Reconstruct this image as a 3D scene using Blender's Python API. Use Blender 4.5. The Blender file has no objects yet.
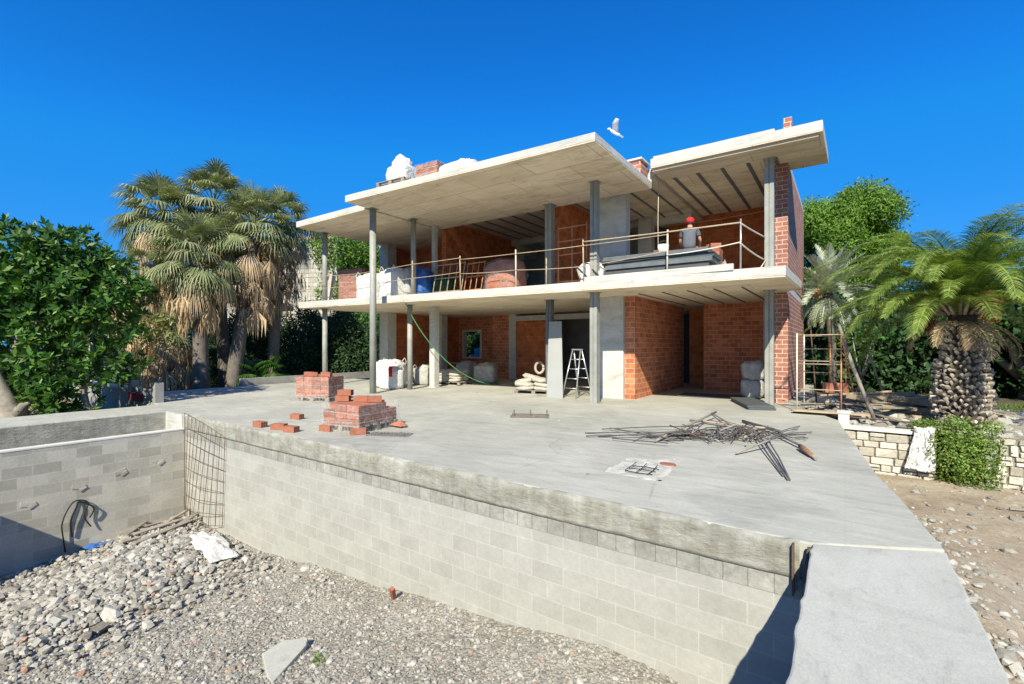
import bpy, math, random
import numpy as np
from mathutils import Vector, Matrix
R = math.radians
random.seed(7); rng = np.random.default_rng(7)
S = bpy.context.scene; COL = S.collection
YAW = 35.2
# ---------------------------------------------------------------- camera, light
cam = bpy.data.objects.new('camera', bpy.data.cameras.new('camera')); COL.objects.link(cam)
cam.location = (0, 0, 1.6); cam.rotation_euler = (R(90), 0, R(YAW))
cam.data.sensor_width = 36; cam.data.lens = 16.59; cam.data.shift_y = 3/1024
cam.data.clip_start = .05; cam.data.clip_end = 3000; S.camera = cam
w = bpy.data.worlds.new('World'); S.world = w; w.use_nodes = True
wn = w.node_tree; bg = wn.nodes['Background']
sky = wn.nodes.new('ShaderNodeTexSky'); sky.sky_type = 'NISHITA'; sky.sun_disc = False
SUN = Vector((.45, -1.18, 1.0)).normalized()
sky.sun_elevation = math.asin(SUN.z); sky.sun_rotation = math.atan2(SUN.x, SUN.y)
sky.altitude = 900; sky.air_density = 1.0; sky.dust_density = 0.15; sky.ozone_density = 4.0
cl = wn.nodes.new('ShaderNodeMix'); cl.data_type = 'RGBA'; cl.blend_type = 'DARKEN'; cl.inputs[0].default_value = 1   # keep the horizon from blowing out
wn.links.new(sky.outputs[0], cl.inputs[6]); cl.inputs[7].default_value = (4, 6, 8, 1)
hs = wn.nodes.new('ShaderNodeHueSaturation'); hs.inputs['Saturation'].default_value = 1.3
hs.inputs['Hue'].default_value = .515
ml = wn.nodes.new('ShaderNodeMix'); ml.data_type = 'RGBA'; ml.blend_type = 'MULTIPLY'; ml.inputs[0].default_value = 1; ml.inputs[7].default_value = (.17, 1.02, 1.13, 1)
wn.links.new(cl.outputs[2], hs.inputs['Color']); wn.links.new(hs.outputs[0], ml.inputs[6]); 
dk = wn.nodes.new('ShaderNodeMix'); dk.data_type = 'RGBA'; dk.blend_type = 'DARKEN'; dk.inputs[0].default_value = .8; dk.inputs[7].default_value = (.18, 1.3, 4.2, 1)
wn.links.new(ml.outputs[2], dk.inputs[6]); wn.links.new(dk.outputs[2], bg.inputs['Color'])
bg.inputs['Strength'].default_value = 0.102
sl = bpy.data.lights.new('sun', 'SUN'); sl.energy = 3.6; sl.angle = R(.5); sl.color = (1, .93, .82)
so = bpy.data.objects.new('sun', sl); COL.objects.link(so); so.location = (5, -10, 15)
so.rotation_euler = SUN.to_track_quat('Z', 'Y').to_euler()
S.view_settings.view_transform = 'Standard'; S.view_settings.look = 'None'
S.view_settings.use_white_balance = True; S.view_settings.white_balance_temperature = 6950; S.view_settings.white_balance_tint = 4
S.view_settings.gamma = 1; S.view_settings.exposure = 1.08
try: S.cycles.max_bounces = 12; S.cycles.diffuse_bounces = 9
except Exception: pass

def V(lat, d, z):           # site frame turned by the street's angle (lat right, d away)
    t = R(YAW); return Vector((math.cos(t)*lat - math.sin(t)*d, math.sin(t)*lat + math.cos(t)*d, z))

# ---------------------------------------------------------------- materials
MATS = {}
class NT:
    def __init__(s, name):
        s.m = bpy.data.materials.new(name); s.m.use_nodes = True; s.t = s.m.node_tree
        s.b = s.t.nodes['Principled BSDF']; s.out = s.t.nodes['Material Output']
        s.geo = None
    def n(s, typ, **kw):
        x = s.t.nodes.new('ShaderNode'+typ)
        for k, v in kw.items(): setattr(x, k, v)
        return x
    def l(s, a, b): s.t.links.new(a, b)
    def pos(s):
        if not s.geo: s.geo = s.n('NewGeometry')
        return s.geo.outputs['Position']
    def isl(s):
        s.pos(); return s.geo.outputs['Random Per Island']
    def scale(s, v, sx, sy, sz):
        m = s.n('Mapping'); m.inputs['Scale'].default_value = (sx, sy, sz); s.l(v, m.inputs[0]); return m.outputs[0]
    def noise(s, v, sc, det=6, rough=.6, dist=0):
        x = s.n('TexNoise'); x.inputs['Scale'].default_value = sc; x.inputs['Detail'].default_value = det
        x.inputs['Roughness'].default_value = rough; x.inputs['Distortion'].default_value = dist
        s.l(v, x.inputs['Vector']); return x.outputs['Fac']
    def ramp(s, f, stops, interp='LINEAR'):
        x = s.n('ValToRGB'); e = x.color_ramp.elements; x.color_ramp.interpolation = interp
        while len(e) < len(stops): e.new(.5)
        for i, (p, c) in enumerate(stops):
            e[i].position = p; e[i].color = (*c, 1) if not isinstance(c, (int, float)) else (c, c, c, 1)
        s.l(f, x.inputs[0]); return x.outputs[0]
    def mix(s, f, a, b, mode='MIX'):
        x = s.n('Mix', data_type='RGBA', blend_type=mode)
        for q, sock, v in ((0, x.inputs[0], f), (6, x.inputs[6], a), (7, x.inputs[7], b)):
            if hasattr(v, 'links'): s.l(v, sock)
            elif isinstance(v, (int, float)): sock.default_value = v if q == 0 else (v, v, v, 1)
            else: sock.default_value = (*v, 1)
        return x.outputs[2]
    def math(s, op, a, b=0):
        x = s.n('Math', operation=op)
        for sock, v in ((x.inputs[0], a), (x.inputs[1], b)):
            if hasattr(v, 'links'): s.l(v, sock)
            else: sock.default_value = v
        return x.outputs[0]
    def bump(s, h, strength=.3, dist=.01, prev=None):
        x = s.n('Bump'); x.inputs['Strength'].default_value = strength; x.inputs['Distance'].default_value = dist
        s.l(h, x.inputs['Height'])
        if prev is not None: s.l(prev, x.inputs['Normal'])
        s.l(x.outputs[0], s.b.inputs['Normal']); return x.outputs[0]
    def col(s, c):
        if hasattr(c, 'links'): s.l(c, s.b.inputs['Base Color'])
        else: s.b.inputs['Base Color'].default_value = (*c, 1)
    def rough(s, r): s.b.inputs['Roughness'].default_value = r; s.b.inputs['Specular IOR Level'].default_value = .3
    def uwall(s):            # wall coordinate: along either wall direction, up
        sx = s.n('SeparateXYZ'); s.l(s.pos(), sx.inputs[0])
        u = s.math('ADD', sx.outputs[0], sx.outputs[1])
        c = s.n('CombineXYZ'); s.l(u, c.inputs[0]); s.l(sx.outputs[2], c.inputs[1]); return c.outputs[0]

def plain(name, c, rough=.7, var=.12, sc=4, metal=0, bump=.1, isl=0, wr=0):
    t = NT(name); f = t.noise(t.pos(), sc, 8, .65)
    lo = tuple(x*(1-var) for x in c); hi = tuple(min(1, x*(1+var)) for x in c)
    cc = t.ramp(f, [(.3, lo), (.7, hi)])
    if isl:
        k = t.ramp(t.isl(), [(0, 1-isl), (1, 1+isl*.6)]); cc = t.mix(1, cc, k, 'MULTIPLY')
    t.col(cc); t.rough(rough); t.b.inputs['Metallic'].default_value = metal
    n0 = t.bump(t.noise(t.pos(), 7, 5, .6, 2.5), wr, .06) if wr else None
    if bump: t.bump(t.noise(t.pos(), sc*12, 5), bump, .01, n0)
    MATS[name] = t.m; return t.m

# smooth poured terrace: strips of pour, trowel marks, cement-dust stains
t = NT('terrace_concrete'); p = t.pos()
big = t.ramp(t.noise(p, .55, 5, .55, .6), [(.3, (.39, .385, .33)), (.55, (.47, .465, .40)), (.75, (.53, .52, .455))])
med = t.ramp(t.noise(t.scale(p, 1, 3.2, 1), 1.4, 9, .68, 1.2), [(.3, .80), (.5, .97), (.62, 1.02), (.8, 1.12)])
c = t.mix(1, big, med, 'MULTIPLY')
fine = t.ramp(t.noise(p, 26, 6, .75), [(.25, .88), (.6, 1.03)])
c = t.mix(1, c, fine, 'MULTIPLY')
br = t.n('TexBrick'); br.offset = 0; t.l(p, br.inputs['Vector'])
for k, v in (('Scale', 1), ('Mortar Size', .012), ('Brick Width', 4.05), ('Row Height', 40), ('Mortar Smooth', .6)): br.inputs[k].default_value = v
br.inputs['Color1'].default_value = (.93, .93, .93, 1); br.inputs['Color2'].default_value = (1, 1, 1, 1); br.inputs['Mortar'].default_value = (.93, .93, .92, 1)
c = t.mix(1, c, br.outputs[0], 'MULTIPLY')
spot = t.ramp(t.noise(p, 3.1, 3, .8), [(.24, (.72, .71, .68)), (.33, (1, 1, 1))]); c = t.mix(.6, c, spot, 'MULTIPLY')
sw_ = t.n('TexWave', wave_type='RINGS', rings_direction='Z'); sw_.inputs['Scale'].default_value = .55; sw_.inputs['Distortion'].default_value = 9; sw_.inputs['Detail'].default_value = 5; sw_.inputs['Detail Scale'].default_value = .8; sw_.inputs['Detail Roughness'].default_value = .62
t.l(t.scale(p, 1, 1.7, 0), sw_.inputs['Vector']); c = t.mix(1, c, t.ramp(sw_.outputs['Fac'], [(.2, .95), (.6, 1.03), (.85, .98)]), 'MULTIPLY')
ck = t.n('TexVoronoi', feature='DISTANCE_TO_EDGE'); ck.inputs['Scale'].default_value = .42
t.l(t.mix(.18, p, t.t.nodes.new('ShaderNodeTexNoise').outputs['Color'], 'ADD'), ck.inputs['Vector'])
cm = t.ramp(ck.outputs['Distance'], [(0, .62), (.006, 1)]); gate = t.ramp(t.noise(p, .5, 2), [(.5, 0), (.56, .7)]); c = t.mix(gate, c, t.mix(1, c, cm, 'MULTIPLY'))
wt = t.ramp(t.noise(p, .38, 5, .6, .4), [(.52, 1.0), (.57, .90), (.66, .95)]); c = t.mix(1, c, wt, 'MULTIPLY')
sp2 = t.ramp(t.noise(p, .9, 8, .75, .8), [(.58, 0), (.66, .35)]); c = t.mix(sp2, c, (.60, .60, .55))
t.col(c); t.rough(.85); b1 = t.bump(t.noise(p, 60, 4, .7), .18, .006); t.bump(t.noise(t.scale(p, 1, 2, 1), 2.3, 6, .6, 1), .25, .03, b1)
MATS['terrace'] = t.m
# paler, grainier ramp
t = NT('ramp_concrete'); p = t.pos()
c = t.ramp(t.noise(p, 1.1, 9, .68, .9), [(.28, (.38, .378, .33)), (.5, (.47, .467, .41)), (.75, (.54, .535, .48))])
c = t.mix(1, c, t.ramp(t.noise(t.scale(p, 2, 1, 1), 34, 5, .75), [(.25, .84), (.7, 1.06)]), 'MULTIPLY')
c = t.mix(1, c, t.ramp(t.noise(t.scale(p, 2.5, 1, 1), 3.2, 7, .75, 1), [(.30, .80), (.45, 1), (.7, 1.05)]), 'MULTIPLY')
t.col(c); t.rough(.9); t.bump(t.noise(t.scale(p, 2, 1, 1), 40, 6, .75), .5, .006); MATS['ramp'] = t.m
# cast concrete of slabs
def cast(name, lo, hi, seams=None, streak=1.0, low=.70):
    t = NT(name); p = t.pos()
    c = t.ramp(t.noise(p, .9, 8, .6, .5), [(.3, lo), (.7, hi)])
    c = t.mix(1, c, t.ramp(t.noise(t.scale(p, .5, 3.5, 6*streak), 2.2, 7, .7, .8), [(.28, low), (.52, 1.0), (.8, 1.06)]), 'MULTIPLY')
    c = t.mix(1, c, t.ramp(t.noise(p, 30, 4, .7), [(.3, .9), (.7, 1.05)]), 'MULTIPLY')
    if seams:
        c = t.mix(1, c, t.ramp(t.noise(t.scale(p, 1, 2.2, 1), .75, 8, .72, 1.2), [(.36, (.80, .77, .70)), (.5, (1, 1, 1)), (.66, (1, .96, .90))]), 'MULTIPLY')
        c = t.mix(1, c, t.ramp(t.noise(p, 2.6, 6, .8, .6), [(.30, (.72, .70, .62)), (.40, (1, 1, 1))]), 'MULTIPLY')
        b = t.n('TexBrick'); b.offset = .5; t.l(p, b.inputs['Vector'])
        for k, v in (('Scale', 1), ('Mortar Size', .018), ('Brick Width', seams[0]), ('Row Height', seams[1]), ('Mortar Smooth', .8)): b.inputs[k].default_value = v
        b.inputs['Color1'].default_value = (.90, .88, .84, 1); b.inputs['Color2'].default_value = (1.0, 1.0, 1.0, 1); b.inputs['Mortar'].default_value = (.58, .54, .48, 1)
        c = t.mix(1, c, b.outputs[0], 'MULTIPLY')
        t.bump(b.outputs['Fac'], -.4, .01)
    else: t.bump(t.noise(t.scale(p, 1, 1, 3), 12, 8, .7), .35, .02)
    t.col(c); t.rough(.85); MATS[name] = t.m
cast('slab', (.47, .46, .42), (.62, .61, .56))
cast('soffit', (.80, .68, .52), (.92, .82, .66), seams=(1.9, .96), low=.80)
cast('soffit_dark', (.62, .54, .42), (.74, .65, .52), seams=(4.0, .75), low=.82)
cast('pillar', (.50, .49, .44), (.66, .65, .59), streak=.2)
# rough cast edge beam of the retaining wall
t = NT('edge_beam'); p = t.pos()
c = t.ramp(t.noise(t.scale(p, .8, .8, 1.5), 2.8, 12, .78, .15), [(.28, (.17, .16, .115)), (.43, (.30, .29, .235)), (.6, (.42, .41, .36)), (.8, (.49, .48, .43))])
c = t.mix(1, c, t.ramp(t.noise(p, .8, 3), [(.35, .86), (.6, 1.1)]), 'MULTIPLY')
c = t.mix(1, c, t.ramp(t.noise(t.scale(p, 1, 1, .15), 9, 4, .7), [(.35, .82), (.6, 1.05)]), 'MULTIPLY')
t.col(c); t.rough(.95); t.bump(t.noise(t.scale(p, 1, 1, 2.5), 9, 10, .8, .3), .9, .03); MATS['edge_beam'] = t.m
# masonry
def masonry(name, c1, c2, mortar, bw, rh, ms, bump=.5, msm=.1, smear=0, var=.15, offset=.5, rough=.9, squash=1, mbias=0, dirt=None):
    t = NT(name); u = t.uwall(); p = t.pos()
    nz = t.n('TexNoise'); nz.inputs['Scale'].default_value = 9; nz.inputs['Detail'].default_value = 3; t.l(u, nz.inputs['Vector'])
    add = t.n('VectorMath', operation='MULTIPLY_ADD'); t.l(nz.outputs['Color'], add.inputs[0]); add.inputs[1].default_value = (.012, .012, 0); t.l(u, add.inputs[2])
    b = t.n('TexBrick'); b.offset = offset; t.l(add.outputs[0], b.inputs['Vector'])
    for k, v in (('Scale', 1), ('Mortar Size', ms), ('Brick Width', bw), ('Row Height', rh), ('Mortar Smooth', msm), ('Bias', mbias)): b.inputs[k].default_value = v
    b.inputs['Color1'].default_value = (*c1, 1); b.inputs['Color2'].default_value = (*c2, 1); b.inputs['Mortar'].default_value = (*mortar, 1)
    c = b.outputs[0]
    c = t.mix(1, c, t.ramp(t.noise(p, 2.2, 7, .65), [(.25, 1-var), (.75, 1+var*.6)]), 'MULTIPLY')
    c = t.mix(1, c, t.ramp(t.noise(p, 22, 5, .7), [(.25, 1-var), (.75, 1+var*.5)]), 'MULTIPLY')
    if smear:
        sm = t.ramp(t.noise(p, 3.4, 8, .7, .5), [(.48, 0.0), (.68, smear)]); c = t.mix(sm, c, mortar)
    if dirt: c = t.mix(1, c, dirt(t), 'MULTIPLY')
    t.col(c); t.rough(rough)
    n1 = t.bump(b.outputs['Fac'], -bump, .012); t.bump(t.noise(p, 35, 5), .3, .008, n1)
    MATS[name] = t.m; return t.m
masonry('block_wall', (.35, .346, .312), (.40, .396, .36), (.45, .445, .41), .4, .2, .007, .6, .4, .22, .12, mbias=.1)
masonry('block_wall_side', (.36, .345, .29), (.54, .515, .44), (.50, .485, .44), .4, .2, .008, .35, .3, 0, .15)
masonry('block_cells', (.31, .305, .265), (.40, .395, .355), (.2, .195, .17), .2, .9, .005, .6, .4, .5, .35)
masonry('red_brick', (.70, .25, .115), (.46, .135, .055), (.66, .42, .31), .27, .152, .009, .6, .1, .16, .3)
masonry('red_brick_rough', (.68, .21, .075), (.50, .13, .045), (.64, .29, .15), .27, .2, .007, .6, .3, .3, .35)
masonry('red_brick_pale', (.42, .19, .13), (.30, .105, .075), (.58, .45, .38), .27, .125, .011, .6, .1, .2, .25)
masonry('garden_stone_far', (.60, .57, .51), (.42, .39, .33), (.30, .28, .24), .52, .3, .03, 1, .5, .3, .35, squash=1)
plain('red_clay', (.40, .155, .095), .85, .2, 9, isl=.28)
plain('red_clay_dark', (.33, .12, .08), .85, .2, 9, isl=.28)
plain('steel_grey', (.30, .305, .28), .5, .2, 2.5, 0, .06)
plain('steel_dark', (.15, .165, .17), .5, .2, 3, .2)
plain('rust_and_shade', (.12, .075, .055), .85, .35, 14)  # rust, also the painted shade inside brick holes
plain('rebar_grey', (.13, .125, .12), .7, .3, 12, .4)
plain('wood', (.40, .32, .22), .85, .25, 5, isl=.3)
plain('wood_grey', (.30, .265, .215), .9, .3, 5, isl=.35)
plain('wood_orange', (.26, .14, .08), .85, .35, 12)
plain('paint_orange', (.50, .22, .12), .6, .25, 6)
plain('paint_cream', (.68, .62, .50), .6, .12, 6)
plain('bag_white', (.74, .73, .69), .8, .08, 3, bump=.3, wr=.9)
plain('sack_paper', (.50, .46, .385), .85, .25, 5, isl=.25, wr=.8)
plain('sack_grey', (.46, .455, .43), .8, .18, 5, wr=.9)
plain('panel_grey', (.34, .35, .335), .5, .05, 1.5, .0, .02)
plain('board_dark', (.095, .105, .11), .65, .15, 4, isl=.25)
plain('blue_plastic', (.04, .13, .38), .4, .3, 4)
plain('teal_plastic', (.12, .28, .31), .5, .3, 3)
plain('green_cloth', (.03, .07, .04), .8, .3, 5)
plain('hose_green', (.10, .34, .15), .5, .1, 4)
plain('black_rubber', (.02, .02, .02), .6, .1, 4)
plain('red_cloth', (.62, .02, .03), .7, .1, 6)
plain('red_box', (.14, .015, .02), .7, .1, 6)
plain('shirt_grey', (.11, .12, .14), .85, .1, 6)
plain('trouser_and_shade', (.03, .035, .05), .85, .1, 6)  # dark cloth and shoes, also the passage's shade sheet
plain('skin', (.50, .28, .19), .55, .05, 6, bump=0)
plain('hair', (.03, .02, .015), .7, .1, 30)
plain('alu', (.55, .56, .56), .35, .06, 5, .7, 0)
plain('bird_white', (.82, .82, .82), .8, .04, 5)
plain('glass_dark', (.02, .025, .03), .1, .05, 2, bump=0)
plain('wall_cap', (.62, .60, .55), .85, .1, 4)
plain('roof_tile', (.50, .36, .26), .85, .2, 3, isl=.2)
plain('bark_grey', (.27, .24, .20), .95, .35, 5, bump=.8)
plain('bark_palm', (.16, .14, .12), .95, .3, 8, bump=.8)
plain('boot', (.40, .345, .28), .9, .35, 9, isl=.55, bump=.4)
plain('boot_core', (.08, .062, .048), .95, .2, 6)
plain('fruit', (.55, .22, .09), .7, .2, 9, isl=.3)
plain('dead_cluster', (.16, .06, .03), .8, .3, 9, isl=.3)
plain('lattice', (.27, .27, .25), .9, .15, 5)
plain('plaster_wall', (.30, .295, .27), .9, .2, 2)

def foil(name, c, alpha, rough=.25):
    t = NT(name); t.col(c); t.rough(rough); t.b.inputs['Specular IOR Level'].default_value = .6
    tr = t.n('BsdfTransparent'); mx = t.n('MixShader')
    f = t.ramp(t.noise(t.pos(), 9, 5, .7, 1), [(.35, max(0, alpha-.3)), (.7, min(1, alpha+.3))])
    t.l(f, mx.inputs[0]); t.l(tr.outputs[0], mx.inputs[1]); t.l(t.b.outputs[0], mx.inputs[2]); t.l(mx.outputs[0], t.out.inputs[0])
    t.bump(t.noise(t.pos(), 16, 5, .7, 2), .8, .03); MATS[name] = t.m
foil('film', (.62, .60, .58), .06); foil('film_strong', (.66, .64, .62), .35)
plain('mortar_patch', (.50, .49, .43), .9, .38, 7, bump=.6)

def leafmat(name, a, b, c=None, rough=.5, transl=.25, spec=.3):
    t = NT(name)
    st = [(0, a), (1, b)] if c is None else [(0, a), (.75, b), (1, c)]
    cc = t.ramp(t.isl(), st); cc = t.mix(1, cc, t.ramp(t.noise(t.pos(), 1.2, 3), [(.3, .72), (.7, 1.2)]), 'MULTIPLY')
    t.col(cc); t.rough(rough); t.b.inputs['Specular IOR Level'].default_value = spec
    tl = t.n('BsdfTranslucent'); t.l(t.mix(1, cc, (1.3, 1.35, .7), 'MULTIPLY'), tl.inputs[0]); mx = t.n('MixShader'); mx.inputs[0].default_value = transl
    t.l(t.b.outputs[0], mx.inputs[1]); t.l(tl.outputs[0], mx.inputs[2]); t.l(mx.outputs[0], t.out.inputs[0]); MATS[name] = t.m
leafmat('leaf_ficus', (.018, .060, .012), (.065, .165, .022), (.16, .26, .05), .45, .22, .35)
leafmat('leaf_citrus', (0.037, 0.112, 0.019), (0.100, 0.213, 0.037), None, .4)
leafmat('leaf_dark', (0.016, 0.047, 0.016), (0.047, 0.101, 0.030), None, .6, .12)
leafmat('leaf_hedge', (0.020, 0.054, 0.020), (0.054, 0.108, 0.038), None, .6, .12)
leafmat('leaf_pine', (0.075, 0.163, 0.019), (0.188, 0.325, 0.044), None, .6, .25)
leafmat('leaf_pine_dark', (0.041, 0.081, 0.024), (0.095, 0.162, 0.041), None, .6, .2)
leafmat('leaf_yellow', (0.125, 0.175, 0.037), (0.300, 0.312, 0.088), None, .6)
leafmat('leaf_bush', (0.075, 0.163, 0.025), (0.213, 0.312, 0.062), (0.300, 0.325, 0.100), .6)
leafmat('fan_live', (.12, .16, .065), (.27, .30, .15), (.42, .41, .25), .5, .2)
leafmat('fan_dead', (0.325, 0.225, 0.138), (0.550, 0.413, 0.263), (0.675, 0.537, 0.362), .8, .2)
leafmat('phoenix', (.12, .20, .035), (.26, .36, .08), (.42, .46, .15), .45, .3)
leafmat('silver_palm', (0.275, 0.325, 0.225), (0.500, 0.550, 0.413), None, .5, .15)
leafmat('grassy', (0.062, 0.125, 0.025), (0.150, 0.213, 0.050), None, .7)

t = NT('gravel_bed'); p = t.pos()
c = t.ramp(t.noise(p, 1.1, 6, .6), [(.3, (.34, .31, .25)), (.7, (.46, .43, .36))])
vo = t.n('TexVoronoi'); vo.inputs['Scale'].default_value = 26; t.l(p, vo.inputs['Vector'])
c = t.mix(.7, c, t.ramp(vo.outputs['Color'], [(0, .55), (1, 1.35)]), 'MULTIPLY')
c = t.mix(1, c, t.ramp(t.noise(p, 70, 4, .8), [(.3, .7), (.7, 1.2)]), 'MULTIPLY')
t.col(c); t.rough(.95); n1 = t.bump(vo.outputs['Distance'], .9, .03); t.bump(t.noise(p, 60, 5, .8), .8, .02, n1); MATS['gravel_bed'] = t.m
t = NT('stone'); p = t.pos()
c = t.ramp(t.isl(), [(0, (.18, .17, .15)), (.3, (.31, .295, .255)), (.62, (.39, .37, .325)), (.86, (.50, .48, .43)), (.96, (.30, .31, .30)), (.992, (.40, .25, .18))])
c = t.mix(1, c, t.ramp(t.noise(p, 25, 5, .7), [(.3, .78), (.7, 1.1)]), 'MULTIPLY'); t.col(c); t.rough(.95)
t.bump(t.noise(p, 50, 4, .7), .5, .01); MATS['stone'] = t.m
t = NT('dirt'); p = t.pos()
c = t.ramp(t.noise(p, .9, 9, .7, .6), [(.28, (.24, .185, .125)), (.5, (.42, .34, .24)), (.72, (.54, .475, .37))])
c = t.mix(.8, c, t.ramp(t.noise(p, 14, 8, .8), [(.3, .6), (.7, 1.25)]), 'MULTIPLY')
t.col(c); t.rough(.97); n1 = t.bump(t.noise(p, 5, 8, .75), .8, .06); t.bump(t.noise(p, 50, 5, .8), .6, .02, n1); MATS['dirt'] = t.m
t = NT('soil_dark'); p = t.pos()
c = t.ramp(t.noise(p, .6, 9, .7), [(.3, (.07, .06, .04)), (.55, (.13, .115, .07)), (.75, (.17, .15, .10))])
t.col(c); t.rough(.97); t.bump(t.noise(p, 9, 8, .75), .7, .06); MATS['soil'] = t.m
t = NT('rubble_masonry'); p = t.pos()
c = t.ramp(t.isl(), [(0, (.42, .385, .31)), (.5, (.56, .525, .44)), (1, (.68, .65, .57))])
c = t.mix(1, c, t.ramp(t.noise(p, 12, 7, .7), [(.3, .72), (.7, 1.1)]), 'MULTIPLY'); t.col(c); t.rough(.95)
t.bump(t.noise(p, 18, 7, .7), .8, .03); MATS['rubble_stone'] = t.m
plain('mortar_dark', (.25, .225, .17), .95, .3, 8, bump=.5)

# ---------------------------------------------------------------- mesh helpers
class MB:
    def __init__(s): s.v = []; s.f = []; s.fs = []
    def add(s, vs, fs, smooth=False):
        o = len(s.v); s.v += [tuple(x) for x in vs]; s.f += [tuple(i+o for i in f) for f in fs]; s.fs += [smooth]*len(fs); return s
    def box(s, x0, x1, y0, y1, z0, z1):
        vs = [(x, y, z) for z in (z0, z1) for y in (y0, y1) for x in (x0, x1)]
        return s.add(vs, [(0, 2, 3, 1), (4, 5, 7, 6), (0, 1, 5, 4), (2, 6, 7, 3), (0, 4, 6, 2), (1, 3, 7, 5)])
    def obox(s, c, size, rz=0, rx=0, ry=0, jit=0):
        M = Matrix.Translation(Vector(c)) @ Matrix.Rotation(rz, 4, 'Z') @ Matrix.Rotation(ry, 4, 'Y') @ Matrix.Rotation(rx, 4, 'X')
        vs = [M @ Vector((x*size[0]/2+random.uniform(-jit, jit), y*size[1]/2+random.uniform(-jit, jit), z*size[2]/2+random.uniform(-jit, jit))) for z in (-1, 1) for y in (-1, 1) for x in (-1, 1)]
        return s.add(vs, [(0, 2, 3, 1), (4, 5, 7, 6), (0, 1, 5, 4), (2, 6, 7, 3), (0, 4, 6, 2), (1, 3, 7, 5)])
    def prism(s, poly, z0, z1):
        n = len(poly); vs = [(x, y, z0) for x, y in poly]+[(x, y, z1) for x, y in poly]
        fs = [tuple(range(n-1, -1, -1)), tuple(range(n, 2*n))]+[(i, (i+1) % n, (i+1) % n+n, i+n) for i in range(n)]
        return s.add(vs, fs)
    def tube(s, pts, r, n=6, smooth=True, cap=True):
        pts = [Vector(p) for p in pts]; rs = r if isinstance(r, (list, tuple)) else [r]*len(pts)
        vs = []; up = Vector((0, 0, 1)); pa = None
        for i, p in enumerate(pts):
            d = (pts[min(i+1, len(pts)-1)]-pts[max(i-1, 0)])
            d = d.normalized() if d.length > 1e-9 else Vector((0, 0, 1))
            if pa is None: a = d.cross(up if abs(d.z) < .95 else Vector((1, 0, 0))).normalized()
            else:
                a = pa-d*pa.dot(d); a = a.normalized() if a.length > 1e-6 else d.orthogonal().normalized()
            pa = a; b = d.cross(a)
            vs += [p+(a*math.cos(2*math.pi*k/n)+b*math.sin(2*math.pi*k/n))*rs[i] for k in range(n)]
        fs = [(i*n+k, i*n+(k+1) % n, (i+1)*n+(k+1) % n, (i+1)*n+k) for i in range(len(pts)-1) for k in range(n)]
        s.add(vs, fs, smooth)
        if cap:
            o = len(s.v)-len(vs); s.f += [tuple(o+k for k in range(n-1, -1, -1)), tuple(o+(len(pts)-1)*n+k for k in range(n))]; s.fs += [False]*2
        return s
    def build(s, name, mat, parent=None, bevel=0, smooth=None):
        m = bpy.data.meshes.new(name); m.from_pydata(s.v, [], s.f); m.update()
        m.materials.append(MATS[mat])
        m.polygons.foreach_set('use_smooth', s.fs if smooth is None else [smooth]*len(s.f))
        if parent is not None:
            L = parent_loc(parent)
            if L.length > 0: m.transform(Matrix.Translation(-L))
        o = bpy.data.objects.new(name, m); COL.objects.link(o); o.parent = parent
        if bevel:
            b = o.modifiers.new('bevel', 'BEVEL'); b.width = bevel; b.segments = 2; b.limit_method = 'ANGLE'
        return o
def parent_loc(p):
    L = Vector(p.location)
    while p.parent: p = p.parent; L += Vector(p.location)
    return L
def npmesh(name, verts, faces, mat, parent=None, smooth=False):
    """numpy arrays (n,3) and (m,k)"""
    m = bpy.data.meshes.new(name); k = faces.shape[1]
    m.vertices.add(len(verts)); m.vertices.foreach_set('co', np.ascontiguousarray(verts, dtype=np.float32).ravel())
    m.loops.add(faces.size); m.loops.foreach_set('vertex_index', faces.astype(np.int32).ravel())
    m.polygons.add(len(faces)); m.polygons.foreach_set('loop_start', np.arange(0, faces.size, k, dtype=np.int32))
    m.polygons.foreach_set('loop_total', np.full(len(faces), k, dtype=np.int32))
    m.polygons.foreach_set('use_smooth', np.full(len(faces), smooth)); m.update(calc_edges=True); m.validate()
    m.materials.append(MATS[mat])
    if parent is not None: m.transform(Matrix.Translation(-parent_loc(parent)))
    o = bpy.data.objects.new(name, m); COL.objects.link(o); o.parent = parent; return o
def tag(o, label=None, cat=None, group=None, kind=None):
    if label: o['label'] = label
    if cat: o['category'] = cat
    if group: o['group'] = group
    if kind: o['kind'] = kind
    return o
def thing(name, loc, label, cat, group=None, rz=0):
    o = bpy.data.objects.new(name, None); COL.objects.link(o); o.location = loc; o.rotation_euler.z = rz
    o.empty_display_size = .2; return tag(o, label, cat, group)
def struct(o): o['kind'] = 'structure'; return o
def clone(src, loc, rz=0, label=None, group=None):
    c = src.copy(); COL.objects.link(c); c.location = loc; c.rotation_euler.z = rz
    if label: c['label'] = label
    if group: c['group'] = group
    for ch in list(src.children):
        d = ch.copy(); COL.objects.link(d); d.parent = c
        for g in list(ch.children):
            e = g.copy(); COL.objects.link(e); e.parent = d
    return c
def hashn(x, y, s=0):     # smooth value noise
    def h(i, j): 
        v = math.sin(i*127.1+j*311.7+s*74.7)*43758.5453; return v-math.floor(v)
    i, j = math.floor(x), math.floor(y); fx, fy = x-i, y-j; fx = fx*fx*(3-2*fx); fy = fy*fy*(3-2*fy)
    return (h(i, j)*(1-fx)+h(i+1, j)*fx)*(1-fy)+(h(i, j+1)*(1-fx)+h(i+1, j+1)*fx)*fy
def fbm(x, y, s=0): return sum(hashn(x*2**k, y*2**k, s+k)*.5**k for k in range(4))/1.875
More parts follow.
